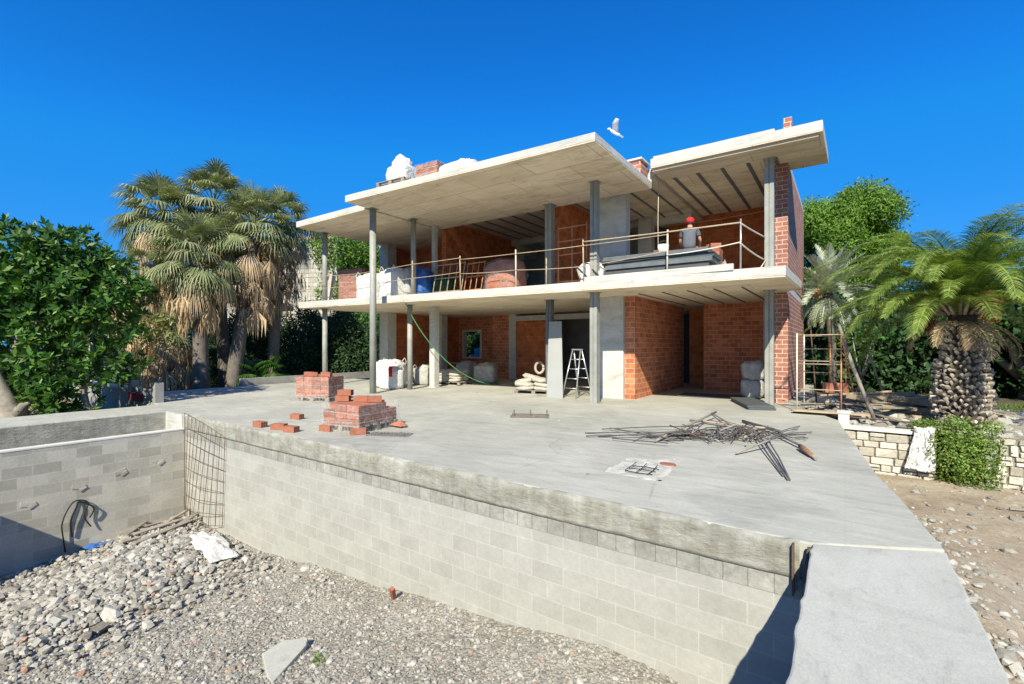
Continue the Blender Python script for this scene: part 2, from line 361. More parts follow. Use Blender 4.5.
def grid(name, x0, x1, y0, y1, nx, ny, zf, mat, keep=None):
    vs = []; fs = []
    for j in range(ny+1):
        for i in range(nx+1):
            x = x0+(x1-x0)*i/nx; y = y0+(y1-y0)*j/ny; vs.append((x, y, zf(x, y)))
    for j in range(ny):
        for i in range(nx):
            if keep and not keep(x0+(x1-x0)*(i+.5)/nx, y0+(y1-y0)*(j+.5)/ny): continue
            a = j*(nx+1)+i; fs.append((a, a+1, a+nx+2, a+nx+1))
    mb = MB(); mb.add(vs, fs, True); return mb.build(name, mat)

WY = 4.48      # face of the long retaining wall
LX = -12.22    # face of the side retaining wall
# ---------------------------------------------------------------- ground
g = MB()
for a in ((-900, -15.6, -900, 900), (.9, 900, -900, 900), (-15.6, .9, 6, 900), (-15.6, .9, -900, -1.9)):
    x0, x1, y0, y1 = a; g.add([(x0, y0, -1.3), (x1, y0, -1.3), (x1, y1, -1.3), (x0, y1, -1.3)], [(0, 1, 2, 3)])
struct(g.build('ground', 'soil'))
XT = [-13, -12.3, -9.68, -6.45, -4.31, -2.54, -1.07, 0]; ZT = [-2.5, -2.45, -2.28, -1.97, -1.77, -1.55, -1.48, -1.45]
def gz(x, y):
    b = float(np.interp(x, XT, ZT)); b += .16*(fbm(x*.9, y*.9, 3)-.5)+.05*(fbm(x*4, y*4, 5)-.5)
    b += .22*math.exp(-((x+9.9+.35*(y-3))/1.25)**2-((y-2.9)/1.3)**2)          # rubble heap
    b += .20*math.exp(-((x+11.6)/.8)**2-((y-4.2)/.9)**2)
    return b
struct(grid('pool_pit_ground', -12.6, .0, -1.6, 4.6, 190, 100, gz, 'gravel_bed'))
def dz(x, y): return -1.02+.14*(fbm(x*1.1, y*1.1, 9)-.5)+.05*(fbm(x*5, y*5, 11)-.5)+.22*math.exp(-((x-1.0)/.35)**2)*(y < 9)*min(1, max(0, (9-y)/2))
struct(grid('dirt_ground', -.1, 14, -4, 12.3, 130, 150, dz, 'dirt'))
def uz(x, y): return -.22+.12*(fbm(x*.9, y*.9, 15)-.5)+.04*(fbm(x*4, y*4, 16)-.5)
struct(grid('upper_garden_ground', -1.6, 40, 12.28, 60, 90, 100, uz, 'soil'))
def lz(x, y): return -.5+.1*(fbm(x*.6, y*.6, 21)-.5)
struct(grid('left_garden_ground', -70, -15.05, -20, 70, 80, 90, lz, 'soil', keep=lambda x, y: not (x > -19.3 and 4.6 < y < 30)))
# ---------------------------------------------------------------- terrace
tp = [(-.22, WY+.03), (.64, 4.96), (.47, 6.4), (.33, 7.3), (.12, 9.6), (-.12, 12.24), (-1.0, 14.3), (-1.0, 27), (-19.2, 27), (-19.2, 5.3), (-15.1, 4.9), (-15.1, -3), (-13.4, -3), (-13.4, WY+.03)]
terr = MB(); terr.prism(tp, -1.25, 0); struct(terr.build('terrace', 'terrace', bevel=.015))
rl = [(-.22+.012*(fbm(y*3, 1, 8)-.5)*2-(.012 if hashn(y*9, 2, 3) > .8 else 0), y) for y in [WY+.02-k*.08 for k in range(105)]]
rr_ = [(.64+.016*(fbm(y*3, 5, 8)-.5)*2+(-.018 if hashn(y*8, 6, 3) > .8 else 0), y) for y in [-3.9+k*.08 for k in range(111)]]
rp = MB(); rp.prism([(x, y) for x, y in rl]+rr_, -2.6, .004)
struct(rp.build('ramp', 'ramp', bevel=.015))

# long retaining wall
rw = thing('retaining_wall', ((LX-.22)/2, WY, -2.6), 'long pale concrete block retaining wall under the terrace edge, above the gravel', 'wall')
mb = MB(); mb.box(LX-.4, -.223, WY, WY+.3, -2.8, -.47); mb.build('block_face', 'block_wall', rw)
mb = MB(); mb.box(LX-.4, -.223, WY-.006, WY+.3, -.468, -.30); mb.build('cut_block_row', 'block_cells', rw)
# cast edge beam with a ragged face
nx, nz_ = 560, 9; vs = []; fs = []; x0, x1 = LX, -.30
for j in range(nz_+1):
    for i in range(nx+1):
        x = x0+(x1-x0)*i/nx; zt = -.05*max(0, fbm(x*3, 1, 31)-.55)-.015*(hashn(x*14, 3, 2) > .86); zb = -.298-.008*(fbm(x*2.6, 5, 33)-.5)
        z = zt+(zb-zt)*j/nz_; y = WY-.008-.010*fbm(x*2.5, z*9, 35)-.012*fbm(x*9, z*30, 36)
        if j == 0: y += .012
        vs.append((x, y, z))
k0 = len(vs)
for i in range(nx+1):
    x = x0+(x1-x0)*i/nx; vs.append((x, WY+.05, vs[i][2]+.003)); 
k1 = len(vs)
for i in range(nx+1):
    x = x0+(x1-x0)*i/nx; vs.append((x, WY+.05, vs[nz_*(nx+1)+i][2]))
for i in range(nx):
    for j in range(nz_): a = j*(nx+1)+i; fs.append((a, a+nx+1, a+nx+2, a+1))
    fs.append((i, i+1, k0+i+1, k0+i)); b = nz_*(nx+1)+i; fs.append((b, k1+i, k1+i+1, b+1))
mb = MB(); mb.add(vs, fs, True); mb.build('edge_beam', 'edge_beam', rw)
mb = MB(); mb.box(-.35, -.335, WY-.075, WY, -.42, -.01); mb.tube([(-.22, WY-.03, -.02), (-.25, WY-.06, -.3)], .03, 6); mb.build('form_strip', 'rust_and_shade', rw)

# side retaining wall and the terrace arm behind it
sw = thing('side_wall', (LX, 1.5, -2.6), 'weathered grey block wall on the left side of the excavation', 'wall')
mb = MB(); mb.box(LX-.2, LX, -3, WY-.003, -2.8, -.32); mb.build('block_face', 'block_wall_side', sw)
mb = MB(); mb.box(LX-.215, LX+.006, -3, WY-.003, -.317, -.29); mb.build('mortar_cap', 'wall_cap', sw)
mb = MB()
for (y, z) in ((1.95, -1.32), (2.65, -1.17), (3.3, -1.02), (3.95, -.93)):
    mb.obox((LX+.004, y, z), (.012, .2, .08), rx=random.uniform(-.4, .4), jit=.004); mb.obox((LX+.008, y+.06, z-.04), (.018, .12, .05), rx=.6, jit=.004)
mb.build('mortar_lump', 'block_wall_side', sw)
aw = MB(); aw.box(-13.397, -13.36, -3, WY, -2.5, -.02); tag(aw.build('channel_wall', 'edge_beam'), 'stained concrete face of the upper wall behind the side block wall', 'wall')
ef = MB(); ef.box(-13.36, LX-.203, WY-.005, WY+.028, -2.5, -.004); tag(ef.build('terrace_end_wall', 'slab'), 'small pale concrete wall end where the side wall meets the terrace', 'wall')
# near walls of the excavation, they cast the shadows at the left
nw = MB(); nw.box(LX, -.23, -1.75, -1.4, -2.8, -.02); tag(nw.build('near_wall', 'block_wall'), 'near concrete block wall closing the excavation', 'wall')
nw = MB(); nw.box(LX+.005, -10.9, -1.395, -.05, -2.8, -.02); tag(nw.build('wall_pier', 'block_wall'), 'block pier at the near left corner of the excavation', 'pier')

# ---------------------------------------------------------------- the unfinished house
H = thing('unfinished_house', (-9, 14, 0), 'unfinished two storey villa of concrete slabs, steel posts and red brick walls', 'house')
L1b, L1t = 3.05, 3.29
def slab(name, poly, z0, z1, soffit='soffit', label=None):
    mb = MB(); mb.prism(poly, z0+.02, z1); o = mb.build(name, 'slab', H, bevel=.012)
    mb = MB(); c = [sum(p[0] for p in poly)/len(poly), sum(p[1] for p in poly)/len(poly)]
    mb.prism([(c[0]+(x-c[0])*.9985, c[1]+(y-c[1])*.9985) for x, y in poly], z0, z0+.019); mb.build('soffit', soffit, o)
    if label: o['label'] = label
    return o
flr = slab('floor_slab', [(-17.6, 10.35), (-10.3, 11.05), (-7.1, 11.3), (-1.02, 11.5), (-.93, 14.55), (-1.27, 14.6), (-1.3, 21), (-17.6, 21)], L1b, L1t, label='pale upper floor slab carrying the material stacks')
mb = MB(); mb.box(-5.7, -2.03, 11.43, 11.5, L1t-.02, L1t+.13); mb.build('edge_board', 'slab', H, bevel=.005)
slab('roof_slab', [(-12.85, 9.1), (-4.5, 9.55), (-4.55, 13.438), (-12.85, 13.438)], 6.1, 6.3, label='protruding front roof slab')
slab('roof_slab', [(-17.0, 9.9), (-12.87, 9.9), (-12.87, 21), (-17.0, 21)], 6.06, 6.27, label='left roof slab')
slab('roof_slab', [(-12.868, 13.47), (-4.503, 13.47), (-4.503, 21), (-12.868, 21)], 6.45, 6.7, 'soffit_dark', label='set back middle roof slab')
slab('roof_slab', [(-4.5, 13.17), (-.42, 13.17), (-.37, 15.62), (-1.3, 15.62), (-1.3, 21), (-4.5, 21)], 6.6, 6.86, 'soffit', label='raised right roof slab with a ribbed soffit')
mb = MB(); mb.box(-4.45, -1.42, 13.25, 13.45, 6.862, 6.95); mb.build('parapet_kerb', 'slab', H, bevel=.01)
mb = MB(); mb.box(-12.86, -4.56, 13.44, 13.468, 6.302, 6.45); mb.build('roof_step', 'slab', H)
mb = MB(); mb.box(-12.95, -12.87, 13.44, 21, 6.272, 6.7); mb.build('roof_step', 'slab', H)
# ribs in the ceilings (dark joints run front to back)
mb = MB()
for i in range(12): x = -12.2+i*.66; mb.box(x, x+.07, 13.6, 20.8, 6.425, 6.449)
mb.build('ceiling_joint', 'steel_dark', H)
mb = MB()
for i in range(5): x = -4.2+i*.66; mb.box(x, x+.09, 14.2, 19.1, 6.57, 6.599)
mb.build('ceiling_joint', 'steel_dark', H)
mb = MB()
for i in range(5): x = -4.75+i*.66; mb.box(x, x+.04, 12.9, 17.6, 3.03, 3.049)
mb.build('ceiling_joint', 'steel_dark', H)
# beam in front of right roof soffit
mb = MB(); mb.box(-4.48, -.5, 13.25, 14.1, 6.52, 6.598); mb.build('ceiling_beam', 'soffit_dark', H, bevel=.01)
mb = MB(); mb.box(-12.7, -4.6, 17.9, 18.2, 6.2, 6.449); mb.build('ceiling_beam', 'pillar', H, bevel=.01)
def brick(name, mat, *bxs, parent=H, label=None):
    mb = MB()
    for b in bxs: mb.box(*b)
    o = mb.build(name, mat, parent)
    if label: o['label'] = label
    return o
# ground floor
brick('brick_wall', 'red_brick_rough', (-17.1, -16.9, 14.45, 19, 0, L1b-.002), label='left brick wall running back behind the posts')
brick('concrete_pillar', 'pillar', (-17.15, -16.6, 13.95, 14.447, 0, L1b-.002), label='grey pillar at the end of the left brick wall')
brick('concrete_pillar', 'pillar', (-16.25, -15.85, 16.6, 17.0, 0, L1b-.002), label='white pillar behind the sacks')
# back wall with the window
wl = brick('brick_wall', 'red_brick', (-16.9, -16.55, 19.0, 19.2, 0, L1b-.002), (-15.35, -14.0, 19.0, 19.2, 0, L1b-.002), (-16.55, -15.35, 19.0, 19.2, 0, .95), (-16.55, -15.35, 19.0, 19.2, 2.35, L1b-.002), label='back brick wall with a window opening')
mb = MB()
for b in ((-16.60, -16.5, 18.96, 19.22, .9, 2.4), (-15.4, -15.3, 18.96, 19.22, .9, 2.4), (-16.5, -15.4, 18.96, 19.22, 2.3, 2.4), (-16.5, -15.4, 18.96, 19.22, .9, .97)): mb.box(*b)
mb.build('window_frame', 'paint_cream', wl)
brick('brick_wall', 'red_brick', (-14.0, -12.95, 18.2, 18.4, 0, L1b-.002), label='short brick wall left of the inner white pillar')
brick('concrete_pillar', 'pillar', (-12.95, -12.55, 18.1, 18.5, 0, L1b-.002), label='white inner pillar between two brick walls')
brick('brick_wall', 'red_brick_rough', (-12.55, -10.82, 18.15, 18.35, 0, 2.72), label='mortar smeared brick wall behind the sack pallet')
brick('lintel_beam', 'pillar', (-12.55, -8.2, 18.1, 18.45, 2.722, 2.95))
brick('concrete_pillar', 'pillar', (-10.82, -10.5, 18.12, 18.4, 0, 2.72))
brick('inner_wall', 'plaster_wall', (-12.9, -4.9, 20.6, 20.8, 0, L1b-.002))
brick('concrete_pillar', 'pillar', (-6.32, -5.36, 13.3, 13.62, 0, L1b-.002), label='wide pale concrete pillar of the ground floor')
brick('brick_wall', 'red_brick', (-5.355, -5.05, 13.42, 18.6, 0, L1b-.002), label='red brick side wall of the entrance recess')
mb = MB(); mb.box(-6.6, -5.27, 20.3, 20.36, .005, 2.9); o = mb.build('passage_shade', 'trouser_and_shade', H); o['label'] = 'tall dark sheet standing in for the shade at the end of the passage'  # near-black sheet paints the shade of the unlit passage
brick('brick_wall', 'red_brick_rough', (-5.26, -4.15, 20.2, 20.4, 0, L1b-.002), label='brick wall at the end of the dark passage')
brick('brick_wall', 'red_brick', (-4.12, -2.22, 17.7, 17.95, 0, L1b-.002), label='red brick back wall of the entrance recess')
brick('concrete_pillar', 'pillar', (-2.218, -1.62, 17.6, 18.0, 0, L1b-.002), label='concrete pillar in the recess corner')
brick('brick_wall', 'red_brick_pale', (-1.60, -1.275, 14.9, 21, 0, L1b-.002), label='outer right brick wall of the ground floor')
# dark rest of the ground floor
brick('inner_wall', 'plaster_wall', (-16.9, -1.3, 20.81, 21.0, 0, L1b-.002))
# first floor
z0, z1 = L1t+.002, 6.098
brick('concrete_pillar', 'pillar', (-17.15, -16.6, 13.95, 14.447, z0, 6.058), label='grey pillar at the upper left')
brick('brick_wall', 'red_brick_rough', (-17.1, -16.9, 14.45, 15.5, z0, 6.058), (-16.9, -12.93, 15.5, 15.7, z0, 6.058), label='upper left brick walls behind the white bags')
brick('brick_wall', 'red_brick_rough', (-12.86, -12.66, 13.48, 18.2, z0, 6.448), label='upper brick wall running back from the slim post')
brick('brick_wall', 'red_brick_rough', (-7.85, -7.65, 13.6, 16.4, z0, 6.448), label='upper brick partition behind the scaffold frame')
brick('concrete_pillar', 'pillar', (-12.9, -12.5, 18.3, 18.7, z0, 6.448))
brick('inner_wall', 'plaster_wall', (-16.9, -12.87, 20.5, 20.7, z0, 6.03), (-12.869, -4.51, 20.5, 20.7, z0, 6.44), (-4.509, -1.6, 20.5, 20.7, z0, 6.59))
brick('concrete_pillar', 'pillar', (-6.32, -5.36, 13.5, 13.85, z0, 6.448), label='wide streaked concrete pillar of the upper floor')
brick('concrete_pillar', 'pillar', (-6.45, -5.95, 17.5, 17.9, z0, 6.448))
brick('brick_wall', 'red_brick_rough', (-5.9, -1.6, 19.2, 19.4, z0, 6.598), label='shaded back brick wall of the upper floor')
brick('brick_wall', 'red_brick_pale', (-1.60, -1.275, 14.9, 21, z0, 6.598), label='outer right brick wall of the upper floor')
mb = MB()
for (x, y, s) in ((-1.75, 15.1, 1), (-1.72, 15.4, 1)):
    for k in range(18): mb.box(x+.0, x+.12, y-.15, y+.13, z0+k*.17, z0+k*.17+.14)
mb.build('brick_stub', 'red_clay', H)
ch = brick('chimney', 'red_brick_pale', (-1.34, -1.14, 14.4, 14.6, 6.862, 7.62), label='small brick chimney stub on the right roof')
brick('roof_stub', 'red_brick_pale', (-5.0, -4.62, 12.75, 13.3, 6.302, 6.75))
mb = MB(); mb.prism([(-5.05, 12.7), (-4.58, 12.7), (-4.58, 13.35), (-5.05, 13.35)], 6.752, 6.80); mb.build('roof_stub_cap', 'wall_cap', H)
# posts
def post(x, y, zb, zt, w, mat='steel_grey', kind='box', label=None):
    mb = MB()
    if kind == 'round': mb.tube([(x, y, zb), (x, y, zt)], w/2, 16)
    elif kind == 'twin':       # two channels face to face, slit in the middle
        mb.box(x-w/2, x-.012, y-w/2, y+w/2, zb, zt); mb.box(x+.012, x+w/2, y-w/2, y+w/2, zb, zt); mb.box(x-.012, x+.012, y-w/2+.02, y+w/2-.02, zb, zt)
    elif kind == 'h':
        mb.box(x-w/2, x+w/2, y-w/2, y-w/2+.015, zb, zt); mb.box(x-w/2, x+w/2, y+w/2-.015, y+w/2, zb, zt); mb.box(x-.008, x+.008, y-w/2+.015, y+w/2-.015, zb, zt)
    else: mb.box(x-w/2, x+w/2, y-w/2, y+w/2, zb, zt)
    o = mb.build('steel_post', mat, H, bevel=0 if kind in ('round', 'h') else .006)
    if label: o['label'] = label
    p = MB(); p.box(x-w/2-.05, x+w/2+.05, y-w/2-.05, y+w/2+.05, zb+.001, zb+.014)
    p.build('base_plate', mat, o); p = MB(); p.box(x-w/2-.04, x+w/2+.04, y-w/2-.04, y+w/2+.04, zt-.014, zt-.001); p.build('top_plate', mat, o); return o
post(-16.9, 11.05, 0, L1b, .2, kind='round', label='far left steel post'); post(-16.9, 11.05, L1t, 6.06, .2, kind='round')
post(-12.75, 10.1, 0, 6.1, .22, kind='round', label='tall round steel post standing in front of the floor slab')
post(-12.78, 11.75, 0, L1b, .19, kind='round'); post(-12.6, 11.75, L1t, 6.1, .19, kind='round')
post(-12.7, 12.9, 0, L1b, .26, 'slab', label='concrete coated post beside the sacks'); post(-12.68, 12.9, L1t, 6.1, .16, 'slab')
post(-7.75, 13.1, 0, L1b, .2, 'steel_dark', 'twin', label='post behind the leaning grey panel'); post(-7.75, 13.1, L1t, 6.1, .24, 'steel_grey', 'twin')
post(-5.64, 11.96, 0, L1b, .21, kind='twin', label='steel post in front of the wide pillar'); post(-5.64, 11.96, L1t, 6.1, .2, kind='twin')
post(-1.63, 14.15, 0, L1b, .21, kind='twin', label='right steel post beside the recess'); post(-1.63, 14.15, L1t, 6.52, .22, kind='twin')
# hanging cables inside
mb = MB(); mb.tube([(-4.5, 13.9, 6.55), (-4.52, 13.9, 5.2), (-4.5, 13.9, L1t)], .009, 5)
tag(mb.build('hanging_cable', 'paint_cream'), 'thin vertical cable hanging from the roof beside the wide upper pillar', 'cable')
mb = MB(); mb.tube([(-5.9, 18.9, 6.35), (-4, 18.9, 6.30), (-2, 18.9, 6.38)], .012, 5)
tag(mb.build('ceiling_cord', 'paint_cream'), 'pale cord strung along the ceiling above the worker', 'cord')

# ---------------------------------------------------------------- stones, rubble
ICO_V = []; 
_p = (1+5**.5)/2
ICO_V = np.array([(-1,_p,0),(1,_p,0),(-1,-_p,0),(1,-_p,0),(0,-1,_p),(0,1,_p),(0,-1,-_p),(0,1,-_p),(_p,0,-1),(_p,0,1),(-_p,0,-1),(-_p,0,1)], float)/1.9
ICO_F = np.array([(0,11,5),(0,5,1),(0,1,7),(0,7,10),(0,10,11),(1,5,9),(5,11,4),(11,10,2),(10,7,6),(7,1,8),(3,9,4),(3,4,2),(3,2,6),(3,6,8),(3,8,9),(4,9,5),(2,4,11),(6,2,10),(8,6,7),(9,8,1)])
def rotmats(n):
    q = rng.normal(size=(n, 4)); q /= np.linalg.norm(q, axis=1)[:, None]; a, b, c, d = q.T
    return np.stack([np.stack([1-2*(c*c+d*d), 2*(b*c-a*d), 2*(b*d+a*c)], -1), np.stack([2*(b*c+a*d), 1-2*(b*b+d*d), 2*(c*d-a*b)], -1), np.stack([2*(b*d-a*c), 2*(c*d+a*b), 1-2*(b*b+c*c)], -1)], 1)
CUBE_V = np.array([(x, y, z) for z in (-1, 1) for y in (-1, 1) for x in (-1, 1)], float)*.62
CUBE_F = np.array([(0,2,3),(0,3,1),(4,5,7),(4,7,6),(0,1,5),(0,5,4),(2,6,7),(2,7,3),(0,4,6),(0,6,2),(1,3,7),(1,7,5)])
def stones(name, xy, sizes, zf, label, mat='stone', flat=.7, blocky=False, kind='stuff'):
    n = len(xy); BV, BF = (CUBE_V, CUBE_F) if blocky else (ICO_V, ICO_F)
    v = BV[None]*(1+rng.uniform(-.25, .25, (n, len(BV), 1)))
    v = v*rng.uniform(.6, 1.15, (n, 1, 3)); v = np.einsum('nij,nkj->nki', rotmats(n), v)
    v[:, :, 2] *= flat; v *= sizes[:, None, None]
    z = np.array([zf(x, y) for x, y in xy]); c = np.column_stack([xy, z+sizes*.18]); v += c[:, None, :]
    f = (BF[None]+(np.arange(n)*len(BV))[:, None, None]).reshape(-1, 3)
    return tag(npmesh(name, v.reshape(-1, 3), f, mat), label, kind=kind)
def pts_in(n, x0, x1, y0, y1, dens=None):
    out = []
    while len(out) < n:
        x = random.uniform(x0, x1); y = random.uniform(y0, y1)
        if dens is None or random.random() < dens(x, y): out.append((x, y))
    return np.array(out)
def vis(x, y):   # more stones where the gravel is nearest
    d = -math.sin(R(YAW))*x+math.cos(R(YAW))*y; 
    return min(1, (4.6/max(d, 1))**1.2)
P_ = pts_in(26000, -11.9, -.9, .9, WY-.02, vis)
stones('gravel', P_, rng.gamma(2.0, .0048, len(P_))+.005, gz, 'loose grey gravel')
P_ = pts_in(1700, -12.2, -.9, .8, WY-.04, lambda x, y: .35+.65*(x < -6))
stones('coarse_gravel', P_, rng.gamma(3, .006, len(P_))+.016, gz, 'coarse crushed stone')
def heapd(x, y): return math.exp(-((x+9.9+.35*(y-3))/1.5)**2-((y-2.7)/1.5)**2)
P_ = pts_in(3600, -12.1, -7, .9, 4.3, heapd)
stones('rubble', P_, rng.gamma(3, .0085, len(P_))+.016, lambda x, y: gz(x, y)+.03, 'heap of broken stone and concrete', flat=.8)
P_ = pts_in(700, -12.1, -7.2, .9, 4.3, heapd)
stones('broken_blocks', P_, rng.gamma(4, .008, len(P_))+.022, lambda x, y: gz(x, y)+.04, 'angular broken block pieces', blocky=True, flat=.7)
# rubble along the right edge of ramp and terrace
P_ = pts_in(1500, .5, 2.4, 1.2, 9.5, lambda x, y: math.exp(-((x-.85-(.25 if y < 5 else -.1))/.42)**2)*(1 if y < 5.6 else .45))
stones('edge_rubble', P_, rng.gamma(2.3, .010, len(P_))+.010, dz, 'broken stone beside the ramp')
P_ = pts_in(900, .3, 6, 1, 12, lambda x, y: .3)
stones('dirt_pebbles', P_, rng.gamma(2, .010, len(P_))+.008, dz, 'pebbles on the dirt')

def planks(n, area, zf, L, name, mat, label, cat, group, wid=(.06, .14), th=.025, az=None, stackh=.0):
    for i in range(n):
        x = random.uniform(*area[0]); y = random.uniform(*area[1]); l = random.uniform(*L); a = random.uniform(0, math.pi) if az is None else random.gauss(*az)
        mb = MB(); wv = random.uniform(*wid)
        mb.obox((0, 0, 0), (l, wv, th), rz=a, ry=random.uniform(-.12, .12), rx=random.uniform(-.2, .2))
        o = mb.build(name, mat); o.location = (x, y, zf(x, y)+.04+random.uniform(0, stackh)); tag(o, label, cat, group)
planks(9, ((-12.0, -10.9), (3.3, 4.3)), gz, (.5, 1.3), 'wood_scrap', 'wood_grey', 'weathered wood scrap lying on the rubble in the corner of the excavation', 'board', 'wood scraps in the rubble corner', az=(1.9, .5), stackh=.12)
# slab fragment, foreground
def at_px(px, py, z):      # where a sight line meets the height z
    a = (px-512)/472; b = (345-py)/472; t = R(YAW); k = (z-1.6)/b
    return ((-math.sin(t)+a*math.cos(t))*k, (math.cos(t)+a*math.sin(t))*k)
q = [at_px(*p, -1.78) for p in ((262, 654), (284, 641), (308, 638), (306, 646), (272, 684), (267, 676))]
mb = MB(); mb.prism([(x, y) for x, y in q][::-1], -1.83, -1.77)
tag(mb.build('concrete_fragment', 'ramp', bevel=.008), 'flat broken piece of pale concrete slab on the gravel in the foreground', 'slab piece')
bx, by = at_px(382, 594, gz(-5, 4.2)); mb = MB(); mb.obox((0, 0, 0), (.06, .05, .26), ry=.35, rx=.4)
o = mb.build('brick_shard', 'red_clay_dark'); o.location = (-4.95, 4.25, gz(-4.95, 4.25)+.08); tag(o, 'dark red brick shard standing in the gravel by the long wall', 'brick')
def sheet(name, poly_c, size, mat, label, cat, n=26, amp=.12, zf=None, rz=0, seed=0, base=None, smooth=True):
    vs = []; fs = []
    for j in range(n+1):
        for i in range(n+1):
            u = (i/n-.5); v = (j/n-.5); rr = 1+1.1*(fbm(1.7*math.cos(math.atan2(v, u+1e-6))+9, 1.7*math.sin(math.atan2(v, u+1e-6))+seed, 4)-.5)
            x = u*size[0]*rr; y = v*size[1]*rr; c, s_ = math.cos(rz), math.sin(rz); X = poly_c[0]+c*x-s_*y; Y = poly_c[1]+s_*x+c*y
            edge = max(abs(u), abs(v))*2
            z = (zf(X, Y) if zf else base)+amp*(fbm(x*5+seed, y*5, 44)**1.5)*(1.2-edge)+.02
            vs.append((X-poly_c[0], Y-poly_c[1], z-(zf(*poly_c) if zf else base)))
    for j in range(n):
        for i in range(n): a = j*(n+1)+i; fs.append((a, a+1, a+n+2, a+n+1))
    mb = MB(); mb.add(vs, fs, smooth); o = mb.build(name, mat); o.location = (poly_c[0], poly_c[1], (zf(*poly_c) if zf else base))
    m = o.modifiers.new('t', 'SOLIDIFY'); m.thickness = .004; return tag(o, label, cat)
sheet('plastic_sheet', at_px(214, 548, -2.1), (1.5, .5), 'bag_white', 'crumpled white plastic sheet on the rubble at the foot of the wall corner', 'sheet', amp=.20, zf=lambda x, y: gz(x, y)+.07, rz=-.15, seed=3)
sheet('plastic_sheet', (-12.0, 2.9), (.35, .4), 'blue_plastic', 'crumpled blue plastic scrap at the foot of the side wall', 'sheet', amp=.25, zf=gz, rz=.2, seed=8, n=16)
sheet('plastic_scrap', (-8.5, 1.6), (.16, .12), 'hose_green', 'small green plastic scrap on the rubble heap', 'scrap', amp=.1, zf=gz, rz=.2, seed=5, n=8)
def smooth_pts(P, k=5):
    P = [Vector(p) for p in P]; out = []
    for i in range(len(P)-1):
        a, b, c, d = P[max(i-1, 0)], P[i], P[i+1], P[min(i+2, len(P)-1)]
        for j in range(k): t_ = j/k; out.append(.5*((2*b)+(c-a)*t_+(2*a-5*b+4*c-d)*t_*t_+(3*b-a-3*c+d)*t_**3))
    return out+[P[-1]]
# hanging rubber cable loop on the side wall
mb = MB(); X = LX+.03
mb.tube(smooth_pts([(X, 2.47, -2.5), (X+.02, 2.42, -2.1), (X+.03, 2.4, -1.8), (X+.02, 2.5, -1.52), (X, 2.62, -1.42), (X+.02, 2.78, -1.5), (X+.04, 2.72, -1.75), (X+.03, 2.82, -1.98)]), .012, 6)
mb.tube(smooth_pts([(X, 2.55, -2.1), (X+.03, 2.52, -1.8), (X+.03, 2.6, -1.55), (X, 2.66, -1.45), (X+.04, 2.86, -1.62), (X+.03, 2.8, -1.8)]), .015, 6)
tag(mb.build('cable_loop', 'black_rubber'), 'black cable loop hanging on the side block wall', 'cable')
# rebar mesh leaning in the corner
mb = MB()
def mp(u, v):   # u along wall, v up; lies on the long wall, bulging out, top bent over the edge
    x = LX+.05+u*1.95; z = -2.35+v*2.42; y = WY+.0-.22*math.sin(min(1, u)*math.pi)*(1-v); x += -.12*(1-v)*u*1.2
    return (x, y-.04, z-.16*u*(1 if v > .1 else 0)-.10*(u*u))
for i in range(11):
    u = i/10; mb.tube([mp(u, v/12*(1.0-.25*u)+.22*u) for v in range(13)], .006, 4)
for j in range(9):
    v = j/8; mb.tube([mp(u/10, v*(1.0-.25*u/10)+.22*u/10) for u in range(11)], .006, 4)
tag(mb.build('rebar_mesh', 'rust_and_shade'), 'rusty welded reinforcing mesh leaning in the corner of the excavation', 'mesh')

# ---------------------------------------------------------------- bricks and packs
def hollow_brick(name='hollow_brick', mat='red_clay', L=.27, Wd=.14, Hh=.11):
    mb = MB(); mb.box(-L/2, L/2, -Wd/2, Wd/2, 0, Hh); o = mb.build(name, mat, bevel=.003)
    d = MB()
    for sx in (-1, 1):
        for a in (-1, 0, 1):
            for b in (0, 1):
                x = sx*(L/2+.001); d.box(min(x, x-sx*.002), max(x, x-sx*.002), a*.043-.015, a*.043+.015, .018+b*.045, .018+b*.045+.032)
    h = d.build('hollow', 'rust_and_shade', o); return o  # dark patches on the ends paint the shade of the holes
hb = hollow_brick(); first = True
loose = [(at_px(260, 427, 0), .1, 'single red brick lying furthest left on the terrace'), (at_px(279, 429.5, 0), .5, 'red brick beside the pair left of the front pack'), (at_px(291, 432, 0), .25, 'red brick of the close pair, nearer the terrace edge'),
         (at_px(297, 419, 0), .2, 'red brick lying between the two packs'), (at_px(327, 431, 0), .2, 'red brick at the left front corner of the strapped pack'), (at_px(358, 434.5, 0), 1.0, 'red brick right in front of the strapped pack')]
for (x, y), a, lab in loose:
    o = hb if first else clone(hb, (0, 0, 0)); first = False
    o.location = (x, y, .001); o.rotation_euler.z = a; tag(o, lab, 'brick', 'loose bricks on the terrace')
def pallet(parent, L, Wd, h=.13, mat='wood_grey'):
    mb = MB()
    for i in range(6): y = -Wd/2+.05+(Wd-.1)*i/5; mb.box(-L/2, L/2, y-.045, y+.045, h-.022, h)
    for i in range(3): y = -Wd/2+.05+(Wd-.1)*i/2; mb.box(-L/2, L/2, y-.045, y+.045, 0, .02)
    for i in range(3):
        for j in range(3): x = -L/2+.07+(L-.14)*i/2; y = -Wd/2+.05+(Wd-.1)*j/2; mb.box(x-.06, x+.06, y-.04, y+.04, .021, h-.0225)
    o = mb.build('pallet', mat); o.parent = parent; return o
